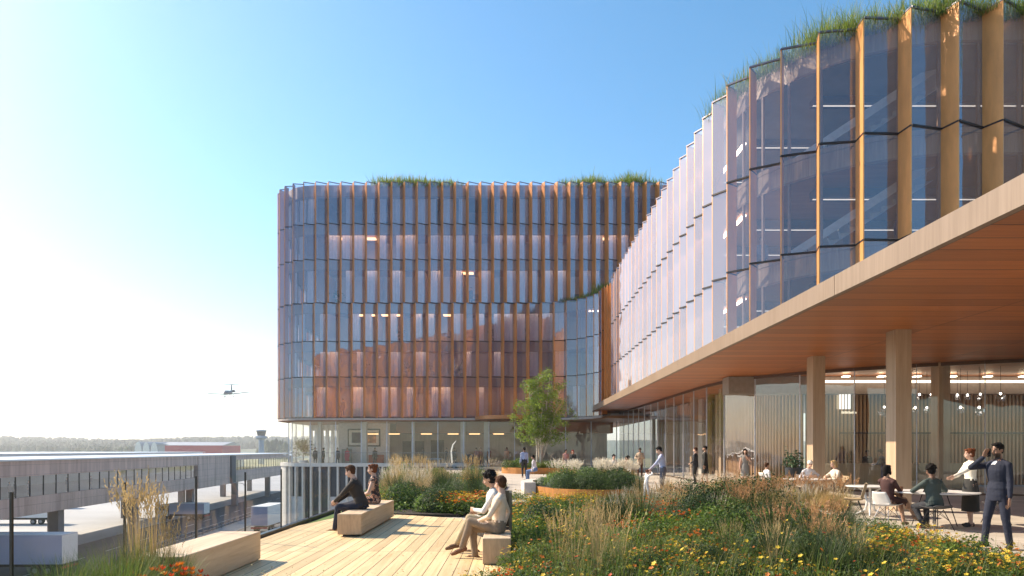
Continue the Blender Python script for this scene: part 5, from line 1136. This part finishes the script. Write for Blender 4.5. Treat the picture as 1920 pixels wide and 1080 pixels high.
for key, (nm, lb, ct, fn, mats) in SPEC.items():
    for k in range(NV): proto('%s%d' % (key, k), nm, lb, ct, fn(k), mats, 'foliage')
rp_ = random.Random(77)
WHERE = {}
def spot(key, x, y, s, where, z=0.0, sz=1.0):
    nm, lb = SPEC[key][0], SPEC[key][1]
    return put('%s%d' % (key, rp_.randrange(NV)), x, y, z, s, rp_.random() * 6.28, lb + ' ' + where, nm.replace('_', ' ') + ' clumps ' + where, sz)
def patch(key, n, poly, s0, s1, where, mind=.25, z=.06):
    """scatter n clumps of one kind inside a plan polygon, keeping them apart"""
    xs = [p[0] for p in poly]; ys = [p[1] for p in poly]; done = []; tries = 0
    while len(done) < n and tries < n * 60:
        tries += 1; x = rp_.uniform(min(xs), max(xs)); y = rp_.uniform(min(ys), max(ys)); c = False
        for i in range(len(poly)):
            a, b_ = poly[i], poly[(i + 1) % len(poly)]
            if (a[1] > y) != (b_[1] > y) and x < (b_[0] - a[0]) * (y - a[1]) / (b_[1] - a[1]) + a[0]: c = not c
        if not c or any((x - q[0]) ** 2 + (y - q[1]) ** 2 < mind ** 2 for q in done): continue
        done.append((x, y)); spot(key, x, y, rp_.uniform(s0, s1), where, z)
def gp_(pts): return [tuple(G(a, b_))[:2] for a, b_ in pts]
# beds of soil
bedA = [(.06, -3), (.06, 11.6), (-.2, 12.2), (-.7, 13.4), (-1.05, 16.2), (-.9, 17.5), (-.2, 19), (1.2, 20), (3.2, 20.2), (5, 19.6), (6.2, 21.6), (7.4, 20.8), (7.8, 17.5), (7.4, 14.5), (6.8, 11.8), (6.5, 10.4), (6.6, -3)]
bedB = [(-4.4, 19.0), (-3.6, 17.6), (-2.6, 17.05), (-1.25, 16.9), (-.9, 20), (-.5, 24), (-.2, 30), (-1, 38), (-5, 41), (-6.7, 37), (-5.0, 24)]
bedC = [(-4.45, 2), (-4.45, 7.6), (-3.4, 7.6), (-1.9, 7.5), (-.5, 7.0), (-.4, 2)]
for b_, nm in ((bedA, 'planting_bed'), (bedB, 'planting_bed')):
    tag(MB().prism(b_, .004, .07).build(nm, soil), kind='structure')
def cover(name, poly, n, mats, s0, s1, h, label, seed, z0=.07, fl=.013):
    """ground cover: leaves strewn thickly over a bed, one uncountable mass"""
    p = Plant(seed); r = p.r; xs = [q[0] for q in poly]; ys = [q[1] for q in poly]; k = 0
    while k < n:
        x = r.uniform(min(xs), max(xs)); y = min(ys) + (max(ys) - min(ys)) * r.random(); c = False
        for i in range(len(poly)):
            a, b_ = poly[i], poly[(i + 1) % len(poly)]
            if (a[1] > y) != (b_[1] > y) and x < (b_[0] - a[0]) * (y - a[1]) / (b_[1] - a[1]) + a[0]: c = not c
        if not c: continue
        k += 1; hh = h * (.55 + .9 * max(0, mnoise.noise(Vector((x * .8, y * .8, seed))) + .35)); z = z0 + hh * r.random() ** .7
        p.leaf(Vector((x, y, z)), (r.gauss(0, .6), r.gauss(0, .6), 1), r.uniform(s0, s1), r.choices((0, 1, 2), (5, 3, 1))[0], .5)
    for i in range(int(n * fl)):
        x = r.uniform(min(xs), max(xs)); y = r.uniform(min(ys), max(ys)); c = False
        for j in range(len(poly)):
            a, b_ = poly[j], poly[(j + 1) % len(poly)]
            if (a[1] > y) != (b_[1] > y) and x < (b_[0] - a[0]) * (y - a[1]) / (b_[1] - a[1]) + a[0]: c = not c
        if not c or mnoise.noise(Vector((x * 1.1, y * 1.1, seed + 9))) < .05: continue
        z = z0 + h * r.uniform(.9, 1.7); p.blade((x, y, z0), r.random() * 6.28, z, .008, .12, .1, 1, 3)
        p.flower(Vector((x, y, z)), r.uniform(.016, .034), r.choices((3, 4, 5), (7, 3, 1))[0], None, None, 5)
    for i in range(int(n * .03)):
        x = r.uniform(min(xs), max(xs)); y = r.uniform(min(ys), max(ys))
        if poly is not bedB and (x > 6.3 or x < .1): continue
        if poly is bedB and not (-3.6 < x < -1.2 and y > 18): continue
        for q in range(3): p.blade((x, y, z0), r.random() * 6.28, r.uniform(.3, .62), .008, abs(r.gauss(.2, .2)), .6, r.choice((2, 6, 6)), 4)
    tag(p.mb.build(name, list(mats) + [f_yel, f_or, f_red, g_olive]), label, 'ground cover', kind='stuff')
vis = [(.06, 6.2), (.06, 11.6), (-.7, 13.4), (-1.05, 16.2), (-.9, 17.5), (1.2, 20), (3.2, 20.2), (5, 19.6), (6.2, 21.6), (7.4, 20.8), (7.8, 17.5), (7.4, 14.5), (6.8, 11.8), (6.5, 10.4), (6.5, 8), (5.2, 6.2)]
cover('ground_cover', [(.06, 6.2), (.06, 11), (6.5, 11), (6.5, 8), (5.2, 6.2)], 34000, [lf_green, lf_deep, lf_bright], .022, .055, .3, 'leafy green ground cover at the front of the right planting bed', 15)
cover('ground_cover', vis, 30000, [lf_green, lf_deep, lf_bright], .03, .075, .26, 'leafy green ground cover filling the right planting bed', 5)
cover('ground_cover', bedB, 14000, [lf_green, lf_bright, lf_deep], .05, .11, .22, 'leafy green ground cover in the bed behind the deck', 6)
# left foreground (standing on the deck's outer corner in a low trough)
tr_ = thing('planting_trough', 'low dark planting trough at the outer near corner of the deck', 'planter', (-3.9, 5.5, 0)); MB().bx(-4.5, -3.2, 3, 7.55, .055, .16).build('trough', M('trough_dark', plain, (.03, .03, .03), .7), tr_)
LF = 'at the near left corner of the deck'
for x, y, s in ((-3.98, 7.35, .78), (-3.84, 7.42, .70), (-3.6, 7.3, .5)): spot('reed', x, y, s, LF, .12, 1.25)
for x, y, s in ((-4.3, 6.5, .62), (-4.4, 6.9, .6), (-4.2, 6.2, .55)): spot('fount', x, y, s, LF, .12)
for x, y, s in ((-3.75, 6.6, 1.15), (-3.45, 6.9, 1.0), (-3.95, 6.9, 1.15), (-3.5, 6.3, 1.05), (-3.25, 6.7, .8), (-4.05, 6.3, 1.1), (-3.7, 7.1, 1.05), (-4.15, 6.9, .95), (-3.6, 7.4, .9)): spot('green', x, y, s, LF, .12)
for x, y, s in ((-3.35, 6.75, .95), (-3.15, 6.6, .9), (-3.5, 6.9, .8)): spot('poppy', x, y, s, LF, .12)
for x, y, s in ((-3.2, 6.1, .6), (-2.9, 6.5, .5)): spot('yel', x, y, s, LF, .05)
tw = Plant(9)       # airy twiggy plant with tiny cream flowers on the deck edge
for i in range(130):
    x = tw.r.gauss(0, .42); y = tw.r.gauss(0, .25); a = tw.r.random() * 6.28; pts = tw.blade((x, y, 0), a, tw.r.uniform(.1, .36), .004, .7, .5, 2, 3)
    if tw.r.random() < .75: tw.flower(pts[-1], .013, 1, None, None, 4)
    for q in pts[1:]: tw.leaf(q, (tw.r.gauss(0, 1), tw.r.gauss(0, 1), 1), .03, 0)
proto('twig0', 'twiggy_plant', 'airy low twiggy plant with tiny cream yellow flowers', 'flowering plant', tw.mb, [g_olive, f_wh, g_tan])
for i, (x, y, s) in enumerate(((-2.55, 7.1, 1.0), (-1.9, 7.0, .9), (-2.9, 7.4, .8), (-2.2, 7.5, .8))): put('twig0', x, y, .05, s, None, 'airy low twiggy plant with tiny cream yellow flowers spilling over the near deck edge', 'twiggy plants on the near deck edge')
FC = 'in front of the backrest bench'
for x, y, s in ((-.28, 8.25, .5), (-.02, 8.35, .55), (.2, 8.5, .6), (-.5, 8.15, .4)): spot('yel', x, y, s, FC, .05)
for x, y, s in ((-.12, 8.0, .5), (.35, 8.2, .6)): spot('poppy', x, y, s, FC, .05)
# bed A, from px/py outlines on the ground
patch('yel', 14, gp_([(965, 985), (1120, 985), (1100, 1075), (965, 1075)]), .7, 1.0, 'beside the backrest bench', .35)
patch('mix', 9, gp_([(975, 960), (1120, 960), (1120, 1000), (975, 1000)]), .7, .95, 'beside the backrest bench', .4)
patch('yel', 12, gp_([(955, 940), (1120, 945), (1120, 965), (955, 965)]), .8, 1.0, 'right of the backrest bench top', .5)
spot('shrub', .55, 13.2, .95, 'just right of the bench backrest', .05); spot('shrub', .95, 13.9, .7, 'just right of the bench backrest', .05)
for x, y, s in ((.35, 11.2, .7), (.6, 10.4, .75), (.3, 10.0, .6), (.45, 9.4, .6)): spot('shrubg', x, y, s, 'against the backrest bench', .05)
CN = 'in the middle of the right bed'
for x, y, s in ((.75, 8.3, .78), (1.05, 8.6, .85), (1.3, 8.4, .75), (.6, 8.9, .65), (1.15, 9.2, .75), (.95, 7.9, .7)): spot('bunch', x, y, s, CN, .05)
for x, y, s in ((2.1, 13.2, 1.1), (2.4, 13.0, 1.2), (1.85, 13.6, .95)): spot('fount', x, y, s, 'in front of the round planter', .05, 1.1)
for x, y, s in ((2.3, 11.2, .75), (2.9, 11.8, .8), (1.7, 11.4, .6), (2.5, 10.2, .65)): spot('shrubg', x, y, s, CN, .05)
patch('poppy', 15, gp_([(1190, 970), (1350, 965), (1360, 1010), (1190, 1010)]), .75, 1.05, 'in the middle of the right bed', .38)
patch('poppy', 6, gp_([(1130, 1010), (1330, 1010), (1330, 1075), (1130, 1075)]), .6, .85, 'near the front of the right bed', .4)
patch('yel', 10, gp_([(1130, 1015), (1330, 1015), (1330, 1078), (1130, 1078)]), .6, .85, 'near the front of the right bed', .35)
patch('mix', 8, gp_([(1180, 990), (1320, 990), (1320, 1040), (1180, 1040)]), .65, .85, 'in the middle of the right bed', .4)
patch('shrub', 7, gp_([(1330, 990), (1500, 990), (1500, 1030), (1330, 1030)]), .7, .9, 'right of the centre of the bed', .55)
patch('fount', 7, gp_([(1380, 1000), (1620, 1000), (1620, 1060), (1400, 1060)]), .75, 1.0, 'in the right part of the bed', .5)
patch('bunch', 7, gp_([(1200, 960), (1330, 960), (1340, 1000), (1180, 1010)]), .55, .75, 'between the poppies', .5)
patch('plume', 10, gp_([(1240, 950), (1420, 950), (1440, 975), (1240, 975)]), .6, .85, 'behind the poppies', .5)
patch('shrub', 6, gp_([(1290, 965), (1430, 960), (1440, 1000), (1290, 1005)]), .95, 1.2, 'left of the seated tables', .8)
patch('shrubg', 7, gp_([(1290, 970), (1480, 970), (1500, 1060), (1330, 1060)]), .7, 1.0, 'in the right part of the bed', .55)
patch('shrub', 6, gp_([(1380, 1030), (1560, 1030), (1560, 1078), (1380, 1078)]), .6, .8, 'near the front right of the bed', .5)
patch('straw', 16, gp_([(1240, 925), (1440, 925), (1450, 948), (1250, 950)]), .6, .85, 'along the back edge of the right bed', .45)
patch('plume', 18, gp_([(1360, 945), (1600, 945), (1600, 985), (1380, 985)]), .75, 1.0, 'in the right part of the bed', .38)
patch('straw', 9, gp_([(1440, 935), (1580, 935), (1590, 985), (1450, 990)]), .6, .8, 'in front of the tables', .5)
for x, y, s in ((4.55, 10.6, .85), (4.1, 10.9, .8), (5.0, 11.0, .85), (4.3, 9.6, .7)): spot('plume', x, y, s, 'near the front right of the bed', .05)
for x, y, s in ((4.05, 8.5, .85), (4.35, 8.9, .9), (4.6, 9.5, .9), (3.75, 8.7, .8), (4.15, 9.6, .8)): spot('fount', x, y, s, 'near the front right of the bed', .05)
patch('mix', 10, gp_([(1590, 1022), (1700, 1030), (1790, 1055), (1800, 1079), (1590, 1079)]), .75, .95, 'at the lower right edge of the bed', .3)
patch('yel', 8, gp_([(1560, 1020), (1700, 1030), (1800, 1060), (1830, 1079), (1540, 1079)]), .7, .95, 'at the lower right edge of the bed', .3)
patch('poppy', 6, gp_([(1600, 1040), (1720, 1040), (1800, 1079), (1600, 1079)]), .5, .7, 'at the lower right edge of the bed', .4)
for x, y, s in ((6.6, 12.0, .75), (6.3, 11.5, .6), (6.45, 10.4, .62), (6.3, 10.0, .55), (6.9, 13.0, .6)): spot('green', x, y, s, 'beside the paving at the right edge', .05)
for x, y, s in ((5.6, 8.9, .75), (6.0, 9.2, .6), (6.2, 9.9, .5), (5.8, 10.4, .6), (5.4, 10.2, .7), (6.0, 11.2, .6)): spot('shrubg', x, y, s, 'at the lower right edge of the bed', .05)
patch('mix', 10, gp_([(1000, 1040), (1130, 1040), (1130, 1078), (1000, 1078)]), .5, .7, 'at the very front of the right bed', .3)
FZ = [(.3, 6.9), (6.2, 7.4), (6.2, 8.9), (.3, 8.9)]
patch('shrub', 5, [(4.3, 7.4), (6.2, 7.8), (6.2, 9.8), (4.6, 9.4)], .45, .6, 'in the front right corner of the bed', .7)
patch('mix', 8, [(4.3, 7.2), (6.3, 7.6), (6.3, 9.4), (4.6, 9.2)], .75, .95, 'in the front right corner of the bed', .4)
patch('yel', 7, [(4.3, 7.2), (6.3, 7.6), (6.3, 9.4), (4.6, 9.2)], .75, 1.0, 'in the front right corner of the bed', .4)
patch('shrub', 9, [(1.8, 7.4), (4.2, 7.4), (4.2, 9.4), (1.8, 9.0)], .45, .65, 'at the very front of the bed', .6)
patch('sage', 4, FZ, .45, .6, 'at the very front of the bed', .9)
patch('fount', 8, [(2.2, 7.8), (4.6, 7.8), (4.6, 10.2), (2.4, 9.8)], .55, .85, 'at the very front of the bed', .55)
patch('mix', 9, [(1.2, 7.4), (3.6, 7.6), (3.4, 9.6), (1.4, 9.2)], .6, .85, 'at the very front of the bed', .5)
patch('yel', 8, [(.3, 7.2), (3.6, 7.6), (3.2, 9.0), (.3, 8.6)], .6, .8, 'at the very front of the bed', .5)
patch('bunch', 5, [(2.2, 8.2), (5.8, 8.6), (5.6, 10.5), (2.4, 10)], .45, .65, 'at the very front of the bed', .9)
# scattered tall wispy stems and extras through the bed
patch('straw', 7, gp_([(1150, 960), (1500, 955), (1500, 1000), (1150, 1000)]), .6, .8, 'among the shrubs of the right bed', .9)
patch('green', 12, gp_([(970, 1010), (1500, 1000), (1560, 1075), (970, 1075)]), .6, .85, 'among the flowers of the right bed', .7)
# bed B behind the deck
patch('shrub', 5, [(-3.4, 18.2), (-1.6, 17.6), (-1.3, 19.6), (-3.2, 21)], .85, 1.15, 'behind the deck', .8)
patch('shrubg', 6, [(-3.8, 18.4), (-1.4, 17.4), (-1.2, 20), (-3.6, 20)], .7, .9, 'behind the deck', .6)
patch('fount', 7, [(-4.0, 20), (-2.0, 20), (-1.6, 24), (-4.4, 25)], 1.0, 1.3, 'behind the deck', .8)
patch('yel', 13, [(-3.9, 18.2), (-3.0, 17.6), (-3.0, 21), (-4.3, 22)], .8, 1.05, 'behind the left bench', .4)
patch('mix', 14, [(-1.9, 17.2), (-.95, 17.2), (-.7, 20), (-1.9, 19.6)], .85, 1.1, 'between the deck and the round planter', .4)
patch('poppy', 7, [(-2.0, 17.4), (-.95, 17.2), (-.8, 19.5), (-1.8, 19.2)], .8, 1.0, 'between the deck and the round planter', .45)
patch('fount', 7, [(-2.4, 21), (-.8, 21), (-.7, 26), (-2.4, 26)], 1.0, 1.25, 'left of the path', .9)
patch('straw', 12, [(-4.6, 25), (-1.2, 25), (-.9, 33), (-5.6, 33)], .9, 1.2, 'at the back of the left bed', .8)
patch('reed', 9, [(-5.0, 27), (-2.2, 26), (-1.6, 33), (-5.8, 34)], .9, 1.15, 'at the back of the left bed', .9)
patch('mix', 12, [(-2.6, 26), (-.8, 26), (-.6, 31), (-2.8, 31)], .9, 1.1, 'left of the path', .7)
patch('shrubg', 7, [(-5.2, 30), (-1.2, 30), (-1.4, 37), (-6, 37)], 1.0, 1.3, 'at the back of the left bed', 1.2)
patch('straw', 6, [(-4.3, 21), (-2.8, 21), (-2.8, 25), (-4.6, 25)], .8, 1.0, 'behind the left bench', .8)

# round planter with corten ring, pale seat, clipped shrubs and white plumes
corten = M('corten', plain, (.42, .17, .035), .7, .1, .3, 2.2, .2)
def ring_planter(label, c, rx, ry, h, mat, n=48):
    t = thing('round_planter', label, 'planter', (c[0], c[1], 0), None, world=False); mb = MB(); vs = []
    for r_, z in ((1, 0), (1, h), (.965, h), (.965, .1)):
        for j in range(n): a = 2 * PI * j / n; vs.append((rx * r_ * math.cos(a), ry * r_ * math.sin(a), z))
    mb.add(vs, [(k * n + j, k * n + (j + 1) % n, (k + 1) * n + (j + 1) % n, (k + 1) * n + j) for k in range(3) for j in range(n)]); mb.build('rim', mat, t)
    MB().prism([(rx * .966 * math.cos(2 * PI * j / n), ry * .966 * math.sin(2 * PI * j / n)) for j in range(n)], .02, h - .06).build('soil_fill', soil, t); return t
rpn = ring_planter('large round planter with rusty steel rim and a green mound in the middle', (2.95, 26.2), 2.15, 3.4, .32, corten)
for j in range(3, 7):       # pale seat segment along the left side
    a = R(120 + j * 11); b_ = R(120 + (j + 1) * 11); pts = [(2.18 * math.cos(a), 3.45 * math.sin(a)), (2.18 * math.cos(b_), 3.45 * math.sin(b_)), (2.62 * math.cos(b_), 3.9 * math.sin(b_)), (2.62 * math.cos(a), 3.9 * math.sin(a))]
    MB().prism(pts, .0, .46).build('seat_block', M('seat_pale', plain, (.58, .54, .48), .7), rpn)
rq = random.Random(31)
for i in range(46):
    a = rq.random() * 6.28; q = math.sqrt(rq.random()); x, y = 2.95 + 1.8 * q * math.cos(a), 26.2 + 3.0 * q * math.sin(a)
    k = 'shrub' if y < 25.2 else ('sage' if rq.random() < .6 else 'shrubg'); spot(k, x, y, rq.uniform(.8, 1.1) if k != 'sage' else rq.uniform(.9, 1.1), 'inside the round planter', .26)
pw_ = lambda k: grass(300 + k, 150, .45, .01, .4, .35, .6, 40, .24, .05, 1.6)
for k in range(2): proto('wp%d' % k, 'white_plume_grass', 'grass with soft creamy white plumes', 'ornamental grass', pw_(k), [g_olive, M('plume_white', plain, (.72, .66, .55), .8, 0, .1, 9, 0, trans=.4), g_tan])
for i in range(20):
    px = rq.choice((1045, 1060, 1070, 1080, 1120, 1130, 1138, 1150, 1165, 1175, 1185)) + rq.uniform(-6, 6); Y = rq.uniform(26, 28.6)
    put('wp%d' % (i % 2), W(px, 0, Y).x, Y, .42, rq.uniform(.75, 1.0), None, 'grass with soft creamy white plumes rising from the round planter', 'white plume grasses in the round planter')
# tree planter and multi-stemmed birch
ring_planter('low rusty steel planter at the foot of the birch tree', (W(1010, 0, 48.5).x, 49), 2.6, 2.6, .42, corten)
for i in range(16):
    a = rq.random() * 6.28; q = math.sqrt(rq.random()) * 2.2; spot('shrubg' if i % 2 else 'green', W(1010, 0, 48.5).x + q * math.cos(a), 49 + q * math.sin(a), rq.uniform(.9, 1.2), 'at the foot of the birch tree', .34)
def tree(label, base, height, stems, crown_pts, nleaf, leaf, seed, bark, lm, name='birch_tree'):
    r = random.Random(seed); t = thing(name, label, 'tree', base, None, world=False); tr = MB(); tips = []
    for (ax, ay, top, rad) in stems:
        p = Vector((ax * .12, ay * .12, 0)); pts = [p.copy()]; n = 9
        for i in range(n): f_ = (i + 1) / n; q = Vector((ax * f_ ** .9 + r.gauss(0, .04), ay * f_ ** .9 + r.gauss(0, .04), top * f_)); pts.append(q)
        tr.loft(pts, [rad * (1 - .85 * i / n) for i in range(n + 1)], 8)
        for i in range(3, n + 1):
            for _ in range(3):
                a = r.random() * 6.28; L_ = r.uniform(.5, 1.3) * (1.15 - .5 * i / n); e = pts[i] + Vector((math.cos(a) * L_, math.sin(a) * L_, r.uniform(.1, .7))); mid = pts[i].lerp(e, .5) + Vector((0, 0, .12))
                tr.loft([pts[i], mid, e], [rad * .28, rad * .16, rad * .05], 5); tips += [e, mid]
    tr.build('trunk', bark, t); p = Plant(seed + 1); cl = []
    for (c, rr) in crown_pts:
        for _ in range(int(11 * rr[0] * rr[2] + 3)):
            d = Vector((r.gauss(0, 1), r.gauss(0, 1), r.gauss(0, 1))).normalized(); q = r.uniform(.45, 1.05); cl.append(Vector(c) + Vector((d.x * rr[0], d.y * rr[1], d.z * rr[2])) * q)
    cl += [e for e in tips if e.z > height * .28]
    for i in range(nleaf):
        c = cl[r.randrange(len(cl))] + Vector((r.gauss(0, .15), r.gauss(0, .15), r.gauss(0, .13))); p.leaf(c, (r.gauss(0, 1), r.gauss(0, 1), r.gauss(0, 1) + .3), leaf * r.uniform(.6, 1.3), 0 if r.random() < .65 else 1, .6)
    p.mb.build('crown', lm, t); return t
bark_b = M('birch_bark', plain, (.52, .46, .38), .8, 0, .35, 5, .3, stretch=(1, 1, 3))
tree('multi stemmed birch tree with pale trunks and fresh green crown in the low planter', (W(1012, 0, 48).x, 48, .3), 6.4, [(-.75, 0, 5.7, .09), (-.1, .3, 6.2, .085), (.6, -.2, 5.9, .08), (1.35, .2, 5.2, .07), (.2, -.4, 4.6, .07), (-.35, .5, 4.4, .06)],
     [((-.75, 0, 4.9), (1.0, .9, 1.2)), ((.05, .1, 5.6), (.6, .7, .7)), ((-.85, 0, 3.1), (.85, .9, .9)), ((1.05, 0, 4.7), (.95, .8, 1.0)), ((1.75, 0, 3.5), (.95, .8, .9)), ((-1.4, 0, 3.6), (.6, .6, .7)), ((.4, .2, 3.4), (.8, .9, .8)), ((1.7, 0, 2.4), (.6, .6, .4)), ((-1.1, 0, 2.2), (.5, .6, .4))], 15000, .11, 40, bark_b, [leafm('birch_leaf', (.24, .33, .045), .5, .3, 0), leafm('birch_leaf_dark', (.12, .20, .03), .4, .3, 0)])
# small shrubby tree at the indoor left corner
tree('small potted tree standing inside the rounded glass corner of the ground floor', (W(569, 0, 65.5).x, 65.5, .5), 2.4, [(.1, 0, 1.6, .04), (-.2, .1, 1.5, .03)], [((0, 0, 1.7), (.8, .6, .75))], 1500, .13, 44, bark_b, [lf_deep, lf_green], 'indoor_tree')
tag(MB().lathe([(.3, 0), (.4, .1), (.45, .55), (.4, .55)], (W(569, 0, 65.5).x, 65.5, .1), 16).build('white_pot', white_m), 'white round pot under the small indoor tree', 'pot')
# roof grasses
def roof_green(name, pts, n, hmax, label, seed, w=.03):
    p = Plant(seed); r = p.r; acc = []
    for a, b_ in zip(pts, pts[1:]): acc.append((Vector(b_) - Vector(a)).length)
    for i in range(n):
        k = r.choices(range(len(acc)), acc)[0]; q = Vector(pts[k]).lerp(Vector(pts[k + 1]), r.random()); hh = hmax * (.45 + .75 * abs(mnoise.noise(Vector((q.x * .5, q.y * .5, seed)))) * 1.7) * r.uniform(.5, 1.1)
        p.blade((q.x + r.gauss(0, .5), q.y + r.gauss(0, .5), q.z), r.random() * 6.28, hh, w, abs(r.gauss(.35, .25)), .8, r.choices((0, 1, 2), (5, 3, 2))[0], 3)
    tag(p.mb.build(name, [leafm('roof_green_leaf', (.22, .30, .04)), leafm('roof_green_dark', (.10, .17, .03)), leafm('roof_gold', (.34, .30, .08))]), label, 'roof planting', kind='stuff')
zr = 25.35
roof_green('roof_grass', [(W(712, 0, 64).x, 63.6, zr), (W(860, 0, 64).x, 63.6, zr)], 6000, 1.7, 'bright green grasses on the left part of the block roof', 3, .06)
roof_green('roof_grass', [(W(1060, 0, 64).x, 63.6, zr), (W(1225, 0, 64).x, 63.6, zr)], 6000, 1.5, 'bright green grasses on the right part of the block roof', 4, .06)
lk = [(5.2, 62.6, 14.75), (6.6, 61.6, 14.75), (7.9, 60, 14.75), (8.3, 57.5, 14.75)]
roof_green('roof_grass', lk, 3600, 1.15, 'green grasses spilling over the low link roof between block and wing', 5, .05)
wr_ = [(8.8, 27.5, 14.65), (9.4, 24.8, 14.65), (10.9, 22.5, 14.65), (13, 21.4, 14.65), (18, 21.3, 14.65), (25, 21.3, 14.65)]
roof_green('roof_grass', wr_, 40000, 1.05, 'long wild grasses along the rounded roof edge of the wing', 6, .017)

# fallen leaves and grit on the deck and paving
lt_ = Plant(70)
for i in range(420):
    if i < 260: x, y, z = lt_.r.uniform(-4.4, -.5), lt_.r.uniform(7, 16), .056
    else: x, y, z = lt_.r.uniform(7, 14), lt_.r.uniform(10, 30), .006
    lt_.leaf(Vector((x, y, z)), (lt_.r.gauss(0, .12), lt_.r.gauss(0, .12), 1), lt_.r.uniform(.012, .045), lt_.r.randrange(2), .5)
tag(lt_.mb.build('leaf_litter', [M('dead_leaf', plain, (.20, .11, .05), .8, 0, .4), g_tan]), 'scattered small dry leaves lying on the deck and paving', 'leaves', kind='stuff')
# ------------------------------------------------------------ air
if HAZE > 0:
    hz = MB().bx(-5100, 2400, -55, 4100, GZ - 1.2, 120).build('haze', bpy.data.materials.new('haze_air')); m = hz.data.materials[0]; m.use_nodes = True; nt = m.node_tree; nt.nodes.clear()
    o_ = nt.nodes.new('ShaderNodeOutputMaterial'); v_ = nt.nodes.new('ShaderNodeVolumePrincipled'); v_.inputs['Color'].default_value = (.93, .95, 1, 1); v_.inputs['Density'].default_value = HAZE; v_.inputs['Anisotropy'].default_value = .35
    nt.links.new(v_.outputs[0], o_.inputs['Volume']); tag(hz, kind='stuff')
for t in PROTO.values():
    if not t.get('_used'):
        for c in list(t.children): bpy.data.objects.remove(c)
        bpy.data.objects.remove(t)
for o in SC.objects:
    for k in ('_used', '_w'):
        if k in o: del o[k]
